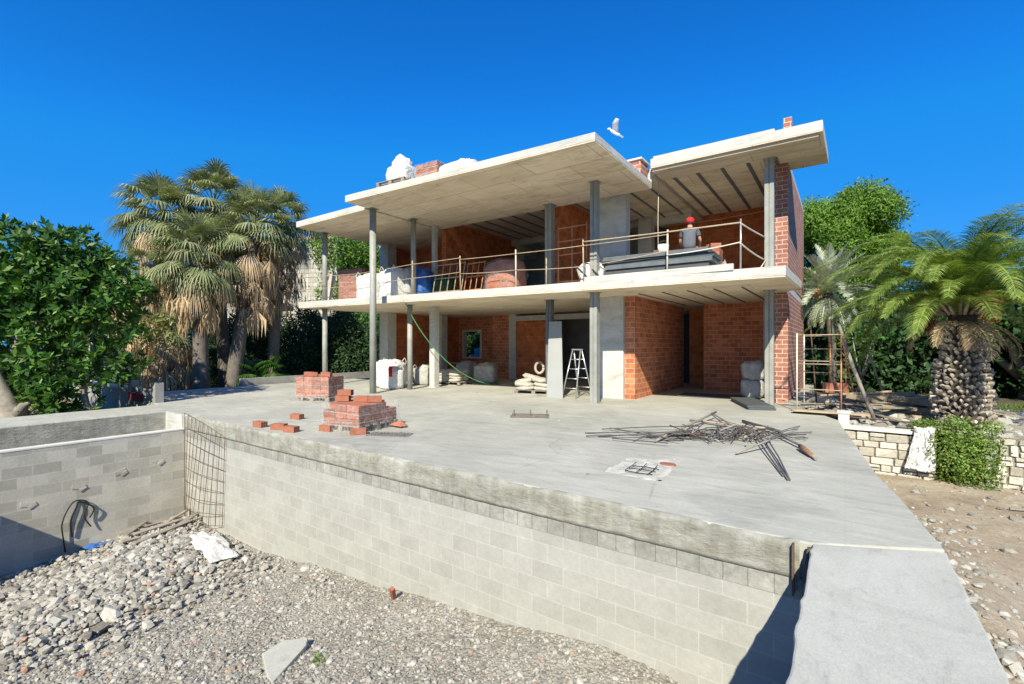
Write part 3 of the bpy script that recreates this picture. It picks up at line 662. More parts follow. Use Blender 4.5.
def brick_pack(loc, rz, nx, ny, nz, label, group, bs=(.27, .14, .115), film=True, mat='red_clay', missing=()):
    t = thing('brick_pack', loc, label, 'brick pack', group, rz); L, Wd = nx*bs[0], ny*bs[1]; h = .13
    pallet(t, L+.04, Wd+.04)
    mb = MB(); hol = MB()
    for k in range(nz):
        for i in range(nx):
            for j in range(ny):
                if 0 < i < nx-1 and 0 < j < ny-1 and k < nz-1: continue
                if (k == nz-1) and (i, j) in missing: continue
                x = -L/2+(i+.5)*bs[0]+random.uniform(-.004, .004); y = -Wd/2+(j+.5)*bs[1]+random.uniform(-.004, .004); z = h+k*bs[2]
                mb.box(x-bs[0]/2+.004, x+bs[0]/2-.004, y-bs[1]/2+.004, y+bs[1]/2-.004, z+.001, z+bs[2]-.006)
                if i in (0, nx-1):
                    sx = -1 if i == 0 else 1; xe = x+sx*(bs[0]/2-.003)
                    for a_ in (-1, 0, 1):
                        for b_ in (0, 1): hol.box(min(xe, xe-sx*.003), max(xe, xe-sx*.003), y+a_*.043-.014, y+a_*.043+.014, z+.016+b_*.048, z+.05+b_*.048)
    o = mb.build('brick_stack', mat); o.parent = t
    h_ = hol.build('hole_shades', 'rust_and_shade'); h_.parent = o  # hole shade of the end bricks, painted as thin dark patches
    if film:
        H2 = nz*bs[2]
        for q, (za, zb) in enumerate(((h+.03, h+.055), (h+H2*.55, h+H2*.55+.025))):
            f = MB(); e = .012+.003*q; f.add([(sx*(L/2+e), sy*(Wd/2+e), z+.02*sx*(1-2*q)) for z in (za, zb) for sx, sy in ((-1, -1), (1, -1), (1, 1), (-1, 1))], [(0, 1, 5, 4), (1, 2, 6, 5), (2, 3, 7, 6), (3, 0, 4, 7)])
            o = f.build('wrapping_strap', 'film_strong'); o.parent = t
        vs = []; fs = []; n = 30; per = [(-1, -1), (1, -1), (1, 1), (-1, 1)]
        for j in range(9):
            for s_ in range(4):
                for i in range(n):
                    a, b = per[s_], per[(s_+1) % 4]; u = i/n; e = .02+.03*fbm(s_*7+u*6, j*.7, 50)+(.10*(1-j/3)*fbm(s_*5+u*4, 3, 51) if j < 3 else 0)
                    vs.append(((a[0]+(b[0]-a[0])*u)*(L/2+e), (a[1]+(b[1]-a[1])*u)*(Wd/2+e), .03+(h+H2*.93)*j/8+.05*(fbm(u*9+s_*3, j, 52)-.5)*(j > 6)))
        m = 4*n
        for j in range(8):
            for i in range(m): fs.append((j*m+i, j*m+(i+1) % m, (j+1)*m+(i+1) % m, (j+1)*m+i))
        f = MB(); f.add(vs, fs, True); o = f.build('plastic_wrap', 'film'); o.parent = t
    return t
HB, HA = .13+3*.125, .13+5*.115
pB = brick_pack((-7.66, 5.78, 0), R(8), 3, 7, 3, 'half used strapped pack of red bricks nearest the terrace edge', 'brick packs on the terrace', missing={(0, 0), (2, 5), (2, 6)}, bs=(.30, .145, .125))
pA = brick_pack((-12.4, 7.95, 0), R(20), 4, 5, 5, 'strapped pack of red bricks standing behind the nearer one, below the round post', 'brick packs on the terrace')
for (dx, dy, dzz, a, lab, base) in ((-.35, -.15, HB, .6, 'loose brick lying on top at the left of the front pack', pB), (-.30, -.13, HB+.112, .55, 'uppermost brick on the front strapped pack', pB), (.02, .0, HB, .55, 'loose brick in the middle of the top of the front pack', pB), (.26, .12, HB, .9, 'loose brick at the right of the top of the front pack', pB),
    (-.38, -.1, HA, .3, 'loose brick at the left end on top of the back pack', pA), (-.05, -.2, HA, .9, 'loose brick in the middle of the top of the back pack', pA), (.12, .12, HA, .4, 'loose brick behind the middle one on the back pack', pA), (.40, -.05, HA, .5, 'loose brick at the right end on top of the back pack', pA)):
    clone(hb, (base.location.x+dx, base.location.y+dy, dzz+.002), a, lab, 'loose bricks on the packs')
# film tail and mesh offcut
sheet('brick_shards', at_px(400, 427, 0), (.30, .22), 'red_clay', 'red brick rubble under a film tail at the right of the front pack', 'rubble', n=7, amp=.16, base=0.002, seed=4, smooth=False)
def mesh_grid(name, c, L, Wd, st, rz, label, r=.005, z=.02, mat='rebar_grey'):
    mb = MB(); nx_ = int(L/st); ny_ = int(Wd/st)
    for i in range(nx_+1): mb.tube([(-L/2+i*st, -Wd/2, random.uniform(0, .03)), (-L/2+i*st, 0, random.uniform(0, .02)), (-L/2+i*st, Wd/2, random.uniform(0, .03))], r, 4)
    for j in range(ny_+1): mb.tube([(-L/2, -Wd/2+j*st, .01), (0, -Wd/2+j*st, random.uniform(0, .02)), (L/2, -Wd/2+j*st, .01)], r, 4)
    o = mb.build(name, mat); o.location = (c[0], c[1], z); o.rotation_euler.z = rz; return tag(o, label, 'mesh')
mesh_grid('wire_mesh', (-6.6, 5.6), .75, .3, .075, R(25), 'small wire mesh offcut on the terrace beside the brick pack', r=.004, z=.006)

# ---------------------------------------------------------------- drain opening patch
q = [at_px(*p, 0) for p in ((604, 471), (630, 458), (679, 461), (662, 480), (655, 481))]
vs = [(x, y) for x, y in q]; mb = MB()
cx = sum(x for x, y in q)/5; cy = sum(y for x, y in q)/5; ring = []
for k in range(5):
    a, b = Vector((*q[k], 0)), Vector((*q[(k+1) % 5], 0))
    for m_ in range(9): c = a.lerp(b, m_/9); ring.append((c.x+random.uniform(-.03, .03), c.y+random.uniform(-.03, .03)))
mb.prism(ring[::-1], 0, .005); tag(mb.build('mortar_patch', 'mortar_patch'), 'pale mortar patch round the small drain grid on the terrace', 'patch')
mesh_grid('drain_grid', at_px(644, 471, 0), .34, .42, .14, R(2), 'black wire grid on the pale mortar patch of the terrace', r=.006, z=.018, mat='black_rubber')
mb = MB(); a = [(.11*math.cos(k*math.pi/6), .075*math.sin(k*math.pi/6)) for k in range(12)]; mb.prism(a, 0, .012); o = mb.build('round_disc', 'red_clay_dark'); o.location = (*at_px(668, 465, 0), .007); tag(o, 'dark red round disc at the corner of the mortar patch', 'disc')
# grey cement footprint, small debris on the terrace
P_ = pts_in(260, -18, .3, 4.9, 13.5)
stones('terrace_grit', P_, rng.gamma(2, .004, len(P_))+.003, lambda x, y: 0, 'small grit and crumbs scattered on the terrace')

# ---------------------------------------------------------------- rebar heap
def bar(p0, p1, r, mat, name, label, cat, group=None, bend=0, mid=None):
    p0, p1 = Vector(p0), Vector(p1); m = (p0+p1)/2+Vector((random.uniform(-bend, bend), random.uniform(-bend, bend), random.uniform(0, bend*.6))) if mid is None else Vector(mid)
    pts = [p0, p0.lerp(m, .5)*1+(m-p0.lerp(m, .5))*.06, m, m.lerp(p1, .5), p1]; mb = MB(); mb.tube([p-p0 for p in pts], r, 5); o = mb.build(name, mat); o.location = p0
    return tag(o, label, cat, group)
def T(px, py, z=.03): x, y = at_px(px, py, z); return (x, y, z)
gl = 'scrap rebars in the heap'
for a, b in (((585, 433), (700, 434)), ((602, 429), (700, 426)), ((586, 436), (690, 436)), ((610, 428), (680, 440)), ((612, 438), (668, 443)), ((598, 437), (690, 431))):
    bar(T(*a, random.uniform(.01, .05)), T(*b, random.uniform(.04, .15)), .011, 'rebar_grey', 'rebar', 'long thin grey rebar sticking out of the left side of the scrap heap', 'rebar', 'long rebars at the left of the heap', bend=.05)
for a, b in (((758, 433), (788, 480)), ((752, 430), (783, 476)), ((768, 440), (790, 480))):
    bar(T(*a, .08), T(*b, .015), .011, 'rebar_grey', 'rebar', 'grey rebar pointing from the scrap heap towards the terrace edge', 'rebar', 'rebars pointing to the terrace edge', bend=.02)
for a, b in (((776, 434), (800, 426)), ((776, 436), (812, 432)), ((778, 438), (808, 438)), ((775, 436), (798, 429))):
    bar(T(*a, .06), T(*b, .03), .008, 'rebar_grey', 'rebar', 'thin rebar fanning out at the right end of the scrap heap', 'rebar', 'thin rebars at the right of the heap', bend=.05)
cx0, cy0 = at_px(722, 438, 0)
for i in range(95):
    u = random.gauss(0, .42); v = random.gauss(0, .18); L_ = random.uniform(.25, 1.1); az = random.choice([random.gauss(.15, .35), random.gauss(1.2, .8)])
    lx, ly = math.cos(R(YAW)), math.sin(R(YAW)); X = cx0+lx*u*1.2-ly*v; Y = cy0+ly*u*1.2+lx*v; az += R(YAW); h = .18*math.exp(-(u*u/.5+v*v/.12))
    dx, dy = math.cos(az)*L_/2, math.sin(az)*L_/2
    bar((X-dx, Y-dy, .012+random.random()*h), (X+dx, Y+dy, .02+random.random()*h*1.5), random.choice([.006, .008, .011]), random.choice(['rebar_grey', 'rebar_grey', 'rust_and_shade', 'steel_grey']), 'rebar', 'short bent rebar piece tangled in the scrap heap on the terrace', 'rebar', gl, bend=.10)
for a, b, r_, mt, lab in (((655, 441), (716, 412), .022, 'wood_grey', 'grey wooden stick leaning over the left of the scrap heap'), ((712, 413), (730, 424), .018, 'wood_grey', 'short stick crossing the leaning stick on the scrap heap'), ((690, 420), (765, 428), .02, 'wood', 'pale wooden batten along the top of the scrap heap'), ((743, 421), (782, 432), .03, 'rebar_grey', 'dark metal bar on the upper right of the scrap heap'), ((736, 453), (770, 440), .016, 'wood_grey', 'grey stick at the front of the scrap heap'), ((765, 430), (745, 437), .02, 'wood_grey', 'short grey stick in the middle of the scrap heap')):
    bar(T(*a, .04), T(*b, .16 if a[1] > b[1] else .1), r_, mt, 'stick', lab, 'stick', 'sticks on the scrap heap')
bar(T(778, 434, .07), T(816, 459, .03), .024, 'wood_grey', 'branch', 'weathered branch reaching right out of the scrap heap', 'branch', mid=(*at_px(803, 447, .05), .06))
mb = MB(); p0 = Vector(T(800, 446, .07)); p1 = Vector(T(812, 455, .05)); mb.tube([p0, p0.lerp(p1, .4), p1], [.03, .045, .03], 7); tag(mb.build('rusty_coupler', 'wood_orange'), 'orange rusty coupler clamped on the branch of the scrap heap', 'coupler')

# small wooden frame lying on the terrace
t = thing('wooden_frame', (*at_px(530, 417, 0), 0), 'small weathered wooden form frame lying flat in the middle of the terrace', 'frame', rz=R(28))
for (a, b) in (((-.42, -.14, .03), (.42, -.14, .03)), ((-.42, .14, .03), (.42, .14, .03))):
    mb = MB(); mb.box(a[0], b[0], a[1]-.03, a[1]+.03, .0, .05); o = mb.build('rail', 'bark_palm'); o.parent = t
for x in (-.37, 0, .37):
    mb = MB(); mb.box(x-.03, x+.03, -.11, .11, .0, .045); mb.box(x-.015, x+.015, .10, .13, .046, .14); o = mb.build('crosspiece', 'bark_palm'); o.parent = t
mb = MB(); mb.box(-.33, .33, -.108, .108, .001, .03); o = mb.build('infill_board', 'bark_grey'); o.parent = t
mb = MB(); mb.obox((0, 0, .012), (.2, .05, .02)); o = mb.build('wood_offcut', 'wood_grey'); o.location = (*at_px(514, 421, 0), 0); o.rotation_euler.z = .5; tag(o, 'small wood offcut in front of the form frame', 'offcut')

# ---------------------------------------------------------------- bags and sacks
def pillow(mb, c, size, rz=0, rx=0, ry=0, e=.55, n=12, wob=.06, seed=0, zp=.5):
    vs = []; M = Matrix.Translation(Vector(c)) @ Matrix.Rotation(rz, 4, 'Z') @ Matrix.Rotation(ry, 4, 'Y') @ Matrix.Rotation(rx, 4, 'X')
    sg = lambda x, p: math.copysign(abs(x)**p, x)
    for j in range(n+1):
        ph = -math.pi/2+math.pi*j/n
        for i in range(2*n):
            th = math.pi*i/n; x = sg(math.cos(ph), zp)*sg(math.cos(th), e); y = sg(math.cos(ph), zp)*sg(math.sin(th), e); z = sg(math.sin(ph), zp)
            k = 1+wob*2*(fbm(x*2+seed, y*2+z*3, 70)-.5)+wob*(fbm(x*6+seed, y*6+z*7, 71)-.5)
            vs.append(M @ Vector((x*size[0]/2*k, y*size[1]/2*k, z*size[2]/2*k)))
    m = 2*n; fs = [(j*m+i, j*m+(i+1) % m, (j+1)*m+(i+1) % m, (j+1)*m+i) for j in range(n) for i in range(m)]
    mb.add(vs, fs, True); return mb
def big_bag(loc, size, rz, label, group=None, mat='bag_white', loops=True, seed=0, top=.12):
    t = thing('bulk_bag', loc, label, 'bag', group, rz); a, b, c = size
    mb = MB(); pillow(mb, (0, 0, c/2), (a, b, c*1.02), e=.45, n=16, wob=.09, seed=seed, zp=.33); o = mb.build('sack_body', mat); o.parent = t
    mb = MB(); pillow(mb, (a*.04, 0, c*.97), (a*.75, b*.75, top*2.2), e=.8, n=10, wob=.35, seed=seed+3, zp=.8); o = mb.build('sack_top', mat); o.parent = t
    if loops:
        for sx in (-1, 1):
            for sy in (-1, 1):
                mb = MB(); x, y = sx*a*.42, sy*b*.42; mb.tube([(x, y-.07*sy, c*.75), (x*1.02, y, c*1.02), (x*.95, y-.06*sy, c*1.16), (x*.86, y-.14*sy, c*1.05), (x*.85, y-.16*sy, c*.8)], .014, 5); o = mb.build('lifting_loop', mat); o.parent = t
    return t
z3 = L1t+.002
gb = 'white bulk bags at the slab edge upstairs'
big_bag((-14.85, 11.75, z3), (1.15, .9, .95), .05, 'white bulk bag upstairs beside the red brick pack', gb, seed=1)
big_bag((-13.65, 11.8, z3), (.95, .9, 1.05), -.1, 'white bulk bag upstairs just left of the blue tarp', gb, seed=2)
# ground floor bags at the left post
big_bag((-14.2, 12.0, 0), (1.15, 1.0, .95), .3, 'big white bulk bag on the terrace behind the round post', 'bulk bags behind the posts', seed=5)
big_bag((-13.55, 11.55, 0), (.75, .75, .72), -.2, 'rounded white bulk bag with red cloth on it, right of the round post', 'bulk bags behind the posts', seed=6)
vs = []; fs = []; n = 14
for j in range(n+1):
    for i in range(n+1):
        u, v = i/n-.5, j/n; a_ = v*1.9; vs.append((-13.28+u*.26*(1-.3*v)+.10*v+.05*(fbm(u*6, v*5, 21)-.5), 11.28-.06*math.sin(a_)-.09*abs(fbm(u*9, v*3, 22)-.5)+(.16*(1-v*3) if v < .33 else 0), .80-.42*max(0, v-.25)*1.1+.05*fbm(u*8, v*8, 23)))
for j in range(n):
    for i in range(n): a_ = j*(n+1)+i; fs.append((a_, a_+1, a_+n+2, a_+n+1))
mb = MB(); mb.add(vs, fs, True); o_ = mb.build('red_cloth', 'red_cloth'); o_.modifiers.new('t', 'SOLIDIFY').thickness = .01; tag(o_, 'bright red cloth draped on the white bulk bag by the second post', 'cloth')
big_bag((-13.9, 13.6, 0), (.8, .8, .7), .2, 'small whitish sack in the shade behind the second post', 'bulk bags behind the posts', mat='sack_grey', seed=7)
def pile(loc, rz, label, n, size, mat='sack_paper', pal=True, seed=0, cat='sack pile', sp=(.5, .34)):
    t = thing('sack_pallet', loc, label, cat, rz=rz)
    if pal: pallet(t, size[0], size[1], mat='wood_grey')
    k = 0
    for lay in range(n):
        for i in range(2):
            for j in range(2):
                mb = MB(); pillow(mb, ((i-.5)*sp[0]*1.05+random.uniform(-.05, .05), (j-.5)*sp[1]*1.25+random.uniform(-.03, .03), .13+.06+lay*.115), (sp[0]*1.1, sp[1]*1.25, .15), rz=random.uniform(-.15, .15)+(math.pi/2*0), ry=random.uniform(-.1, .1), e=.5, n=8, wob=.12, seed=seed+k, zp=.6)
                o = mb.build('cement_sack', mat); o.parent = t; k += 1
    return t
pile((-13.05, 14.35, 0), R(10), 'pallet of stacked pale sacks behind the concrete coated post', 4, (1.2, .95), seed=20)
pile((-8.4, 13.35, 0), R(18), 'collapsed pallet of dusty paper sacks left of the leaning grey panel', 2, (1.3, 1.0), seed=30, sp=(.58, .42))
sp_ = [(-8.55, 13.3, .52, .2, .25), (-8.15, 13.15, .46, -.3, .1), (-8.75, 13.1, .40, .6, -.2)]
for i, (x, y, z, a, b) in enumerate(sp_):
    mb = MB(); pillow(mb, (0, 0, 0), (.62, .42, .16), rz=a, ry=b, e=.5, n=10, wob=.16, seed=40+i, zp=.6); o = mb.build('cement_sack', 'sack_paper'); o.location = (x, y, z)
    tag(o, ('topmost dusty sack of the collapsed pile', 'dusty sack sliding to the right of the collapsed pile', 'dusty sack sliding to the left of the collapsed pile')[i], 'sack', 'loose dusty sacks')
mb = MB(); mb.obox((0, 0, .03), (.9, .16, .05)); o = mb.build('plank', 'wood_grey'); o.location = (-7.5, 12.75, .0); o.rotation_euler.z = .35; tag(o, 'grey plank on the ground between the sacks and the leaning panel', 'plank')
mb = MB()
pts = [(.14*math.cos(a)*1.0, 0, .2+.19*math.sin(a)) for a in [2*math.pi*k/20 for k in range(21)]]
mb.tube(pts, .045, 8); mb.tube([(x*.98, .05, z) for x, y, z in pts], .03, 6); o = mb.build('hose_coil', 'sack_paper'); o.location = (-8.55, 13.75, .62); o.rotation_euler.z = .6
tag(o, 'pale upright coil standing behind the sack pile', 'coil')
big_bag((-14.3, 16.6, 0), (.85, .8, .75), .1, 'half open grey bulk bag in front of the window', 'dim bulk bags at the back', mat='sack_grey', seed=11, loops=False)
big_bag((-12.35, 15.6, 0), (.95, .8, .75), .3, 'slumped whitish bulk bag below the inner white pillar', 'dim bulk bags at the back', mat='sack_paper', seed=12)
mb = MB(); mb.box(-.55, .55, -.4, .4, .0, .5); pillow(mb, (0, 0, .62), (.9, .6, .5), wob=.3, seed=13); o = mb.build('teal_crate', 'teal_plastic'); o.location = (-17.4, 21.6, .55); tag(o, 'teal plastic wrapped load seen through the back window', 'load')
t_ = thing('trestle_table', (-15.2, 17.0, 0), 'low trestle board behind the sacks near the window', 'table')
mb = MB(); mb.box(-.9, .9, -.2, .2, .72, .76); o = mb.build('table_top', 'wood_grey'); o.parent = t_
for sx in (-.7, .7):
    mb = MB(); mb.tube([(sx-.15, 0, 0), (sx, 0, .72), (sx+.15, 0, 0)], .02, 5); o = mb.build('leg', 'rust_and_shade'); o.parent = t_
# hose hanging from the upper slab
mb = MB(); a = Vector((-12.35, 11.15, 3.08)); b = Vector((*at_px(500, 384, .02), .02)); pts = []
for i in range(15):
    u = i/14; p = a.lerp(b, u**1.15); p.z = max(.02, 3.08*(1-u)**1.9+.0); pts.append(p)
mb.tube([p-b for p in pts], .017, 6); o = mb.build('garden_hose', 'hose_green'); o.location = b; tag(o, 'bright green hose hanging from the upper slab down to the floor', 'hose')

# leaning grey panel, folding ladder, boards
t = thing('facade_sheet', (-7.1, 12.35, 0), 'tall narrow grey panel leaning against the twin channel post', 'panel', rz=R(-2))
mb = MB(); vs = [(-.48, -.0, .0), (.44, -.0, .0), (.36, .62, 2.36), (-.42, .62, 2.36)]
vs = [(-.33, 0, 0), (.24, 0, 0), (-.14, .55, 2.34), (-.60, .55, 2.34)]
V2 = [(x, y+.03, z) for x, y, z in vs]; mb.add(vs+V2, [(0, 1, 2, 3), (7, 6, 5, 4), (0, 4, 5, 1), (1, 5, 6, 2), (2, 6, 7, 3), (3, 7, 4, 0)]); o = mb.build('panel_board', 'panel_grey', bevel=.004); o.parent = t
t = thing('folding_ladder', (-6.72, 13.0, 0), 'open aluminium stepladder standing between the grey panel and the post', 'ladder', rz=R(-10))
for sy, nm in ((-1, 'ladder_side'), (1, 'ladder_side')):
    mb = MB()
    for sx in (-1, 1): mb.tube([(sx*.26, sy*.42, 0), (sx*.15, sy*.03, 1.45)], .02, 6)
    for k in range(1, 5):
        u = k/5; mb.tube([(-.26+.11*u, sy*(.42-.39*u), 1.45*u), (.26-.11*u, sy*(.42-.39*u), 1.45*u)], .014, 5)
    o = mb.build(nm, 'alu'); o.parent = t
mb = MB(); mb.box(-.17, .17, -.06, .06, 1.44, 1.48); o = mb.build('top_step', 'alu'); o.parent = t
mb = MB(); mb.tube([(0, 0, 0), (0, 0, 2.7)], .03, 8); o = mb.build('steel_prop', 'paint_orange'); o.location = (-8.0, 17.2, 0); tag(o, 'thin orange prop in the dark opening behind the ladder', 'prop')
# dark insulation boards at the recess
g1 = 'dark boards lying at the recess'
def boards(name, c, L, Wd, th, rz, n, label, cat='board', ry=0, z=0, mat='board_dark', jit=.02, group=None):
    t = thing(name, (c[0], c[1], z), label, cat, group, rz)
    for k in range(n):
        mb = MB(); mb.obox((random.uniform(-jit, jit), random.uniform(-jit, jit), th*(k+.5)), (L, Wd, th*.93)); o = mb.build('board', mat, bevel=.004); o.parent = t
    return t
q = [at_px(*p, .0) for p in ((724, 400), (746, 397), (786, 411), (757, 418))]
c_ = (sum(x for x, y in q)/4, sum(y for x, y in q)/4)
boards('board_stack', c_, 1.95, .62, .055, math.atan2(q[3][1]-q[0][1], q[3][0]-q[0][0]), 2, 'dark grey board stack lying in front of the right steel post', mat='board_dark', z=.002, group=g1)
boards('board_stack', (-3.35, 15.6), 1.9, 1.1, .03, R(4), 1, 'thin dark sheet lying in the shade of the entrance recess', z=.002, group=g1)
big = 'plump grey sacks in the recess corner'
for i, (x, y, z, lab) in enumerate(((-2.28, 15.75, .30, 'lower left grey sack in the recess corner'), (-2.25, 15.75, .84, 'upper left grey sack in the recess corner'), (-1.85, 16.2, .30, 'lower right grey sack behind the right post'), (-1.83, 16.15, .82, 'upper right grey sack behind the right post'))):
    mb = MB(); pillow(mb, (0, 0, 0), (.62, .5, .56), e=.6, n=12, wob=.16, seed=60+i, zp=.45, rz=.1*i); o = mb.build('plump_sack', 'sack_grey'); o.location = (x, y, z); tag(o, lab, 'sack', big)

# ---------------------------------------------------------------- upper floor loads
brick_pack((-16.45, 12.2, z3), R(5), 5, 5, 11, 'tall pack of red bricks at the left end of the upper floor', 'brick packs upstairs', film=True, mat='red_clay_dark')
mb = MB(); mb.add([(0, 0, 0), (.42, 0, 0), (.42, .25, 1.25), (.05, .25, 1.25), (0, .05, 0), (.42, .05, 0), (.42, .3, 1.25), (.05, .3, 1.25)], [(0, 1, 2, 3), (7, 6, 5, 4), (0, 4, 5, 1), (1, 5, 6, 2), (2, 6, 7, 3), (3, 7, 4, 0)]); o = mb.build('leaning_board', 'sack_paper'); o.location = (-17.45, 11.35, z3); tag(o, 'pale board leaning on the brick pack at the left end upstairs', 'board')
def drape(name, c, size, mat, label, cat, seed, rz=0, base=z3, wob=.25, e=.7, zp=.6):
    mb = MB(); pillow(mb, (0, 0, size[2]/2), size, e=e, n=16, wob=wob, seed=seed, zp=zp, rz=rz); o = mb.build(name, mat); o.location = (c[0], c[1], base); return tag(o, label, cat)
drape('blue_tarp', (-12.75, 12.3), (.85, .8, 1.15), 'blue_plastic', 'blue tarp bundle standing beside the slim post upstairs', 'tarp', 81)
drape('grey_tarp', (-13.2, 12.1), (.5, .6, 1.15), 'sack_grey', 'grey blue sheet wrapped round the load between white bag and blue tarp', 'tarp', 85)
drape('green_tarp', (-11.9, 12.6), (.75, .7, .85), 'green_cloth', 'dark green tarp bundle right of the blue one', 'tarp', 82)
drape('wrapped_bricks', (-9.1, 12.5), (1.35, .95, 1.05), 'red_clay', 'rounded load of pinkish bricks wrapped in film upstairs', 'brick pack', 83, wob=.12, e=.6, zp=.5)
o = drape('film_cover', (-9.1, 12.5), (1.42, 1.0, 1.1), 'film', 'torn clear film over the rounded brick load upstairs', 'film', 84, wob=.18, e=.6, zp=.5)
# ladder like guard frames leaning on the rail
def frame(loc, rz, Wd, Hh, nv, nh, mat, label, name='lattice_frame', lean=.25, cat='frame', group=None, r=.018):
    t = thing(name, loc, label, cat, group, rz)
    for i in range(nv):
        x = -Wd/2+Wd*i/(nv-1); mb = MB(); mb.tube([(x, 0, 0), (x, lean, Hh)], r, 6); o = mb.build('upright', mat); o.parent = t
    for j in range(nh):
        z = Hh*(.12+.83*j/(nh-1)); mb = MB(); mb.tube([(-Wd/2, lean*z/Hh-.012, z), (Wd/2, lean*z/Hh-.012, z)], r*.9, 6); o = mb.build('crossbar', mat); o.parent = t
    return t
frame((-11.1, 11.85, z3), R(3), 1.25, 1.15, 5, 3, 'wood', 'pale orange lattice frame leaning upstairs, left one of the pair', group='lattice frames upstairs')
frame((-10.05, 11.95, z3), R(-2), .75, 1.1, 4, 3, 'paint_orange', 'rusty lattice frame leaning upstairs beside the wrapped load', group='lattice frames upstairs')
frame((-6.68, 12.6, z3), R(0), .95, 1.95, 3, 5, 'paint_orange', 'tall orange scaffold frame standing left of the wide pillar upstairs', lean=0, group=None, r=.022)
# guard rail
grl = thing('guard_rail', (-10, 11, L1t), 'improvised guard rail of posts and slack rails along the upper slab edge', 'guard rail')
posts = [(-17.3, 10.55, 1.1, 'paint_cream'), (-11.9, 11.05, 1.15, 'wood'), (-9.9, 11.22, 1.12, 'wood'), (-7.87, 11.36, 1.1, 'paint_cream'), (-7.1, 11.8, .9, 'wood'), (-5.75, 11.5, 1.15, 'wood'), (-3.55, 11.6, 1.12, 'paint_cream'), (-1.92, 11.65, 1.15, 'alu')]
for x, y, h, m in posts:
    mb = MB(); mb.tube([(x, y, L1t-.25 if y < 10.5 else L1t), (x+random.uniform(-.03, .03), y, L1t+h)], .021, 6); mb.build('rail_post', m, grl)
def rail(pts, r=.011, m='wood', sag=.008):
    mb = MB(); out = []
    for a, b in zip(pts, pts[1:]):
        a, b = Vector(a), Vector(b)
        for k in range(6): u = k/6; p = a.lerp(b, u); p.z -= sag*4*u*(1-u); out.append(p)
    out.append(Vector(pts[-1])); mb.tube(out, r, 5); return mb.build('rail', m, grl)
P3 = {i: (x, y-.03) for i, (x, y, h, m) in enumerate(posts)}
def zz(i, h): return (*P3[i], L1t+h)
rail([(-17.9, 10.5, L1t+.98), zz(0, .98), (-14.5, 10.8, L1t+.9), zz(1, 1.02), zz(2, 1.05)]); rail([(-17.9, 10.5, L1t+.5), zz(0, .5), (-14.5, 10.8, L1t+.48), zz(1, .55), zz(2, .6)], sag=.012)
rail([zz(2, 1.0), zz(3, .98), zz(5, .98), zz(6, 1.0)], m='wood'); rail([zz(2, .55), zz(3, .5), zz(5, .42), zz(6, .6)], m='wood', sag=.02)
rail([zz(5, 1.08), zz(6, 1.06), zz(7, 1.06)], .02, 'wood', 0); rail([zz(6, .5), zz(7, .62)], .014, 'paint_cream', .03)
rail([zz(7, 1.05), (-1.72, 14.0, L1t+1.15)], .018, 'paint_cream', .012); rail([zz(7, .6), (-1.72, 14.0, L1t+.55)], .018, 'paint_cream', .03)
mb = MB(); mb.tube([(-1.7, 14.0, L1t+.55), (-1.85, 13.4, L1t+.1)], .014, 5); mb.build('rail', 'paint_cream', grl)
# long dark sheet stack with the plastic at its left end
t = boards('sheet_stack', (-4.05, 12.6), 2.75, .95, .12, R(1), 6, 'big stack of long dark grey sheets at the slab edge upstairs', mat='board_dark', z=z3, jit=.08)
for i, o in enumerate([c for c in t.children]):
    if i % 2: o.data.materials[0] = MATS['steel_dark']
mb = MB(); mb.box(-1.3, 1.3, -.45, -.35, 0, .03); 
drape('plastic_bundle', (-5.85, 12.25), (.75, .6, .62), 'bag_white', 'torn white plastic bundle at the left end of the dark sheet stack', 'bundle', 91, wob=.35)
mb = MB(); mb.tube([(-6.15, 11.7, z3+.55), (-5.75, 11.75, z3+.15)], .022, 5); tag(mb.build('black_strut', 'black_rubber'), 'black bar leaning across the white plastic bundle', 'bar')
mb = MB(); mb.tube([(-5.75, 11.9, z3+.45), (-5.35, 11.75, z3+.1)], .02, 5); tag(mb.build('black_strut', 'black_rubber'), 'second black bar beside the dark sheet stack end', 'bar')
# bucket
t = thing('bucket', (-4.05, 12.9, z3+.74), 'white bucket on the dark sheet stack left of the worker', 'bucket')
mb = MB(); mb.tube([(0, 0, 0), (0, 0, .3)], [.13, .15], 16); o = mb.build('bucket_body', 'bag_white'); o.parent = t
mb = MB(); mb.tube([(.15*math.cos(a), 0, .29+.12*math.sin(a)) for a in [math.pi*k/10 for k in range(11)]], .006, 5); o = mb.build('handle', 'rebar_grey'); o.parent = t
# bricks around the worker
gk = 'bricks stacked round the worker'
brick_pack((-3.15, 13.75, z3), R(4), 3, 5, 7, 'opened red brick pack right of the worker upstairs', 'brick packs upstairs', film=False)
brick_pack((-4.3, 13.7, z3), R(-3), 3, 4, 6, 'opened red brick pack left of the worker upstairs', 'brick packs upstairs', film=False)
for i in range(5): clone(hb, (-4.3+random.uniform(-.35, .3), 13.65, z3+.13+6*.115+.003+(.112 if i == 4 else 0)), random.uniform(0, 2), 'loose brick lying on the opened pack left of the worker', gk)
for i in range(4): clone(hb, (-3.15+random.uniform(-.3, .3), 13.7+random.uniform(-.2, .2), z3+.13+7*.115+.003), random.uniform(0, 2), 'loose brick lying on the opened pack right of the worker', 'bricks on the right opened pack')
sheet('film_tail', (-2.55, 13.2), (.35, .4), 'film_strong', 'torn pinkish wrapping hanging at the right of the opened brick pack', 'film', n=10, amp=.8, base=z3, seed=14)

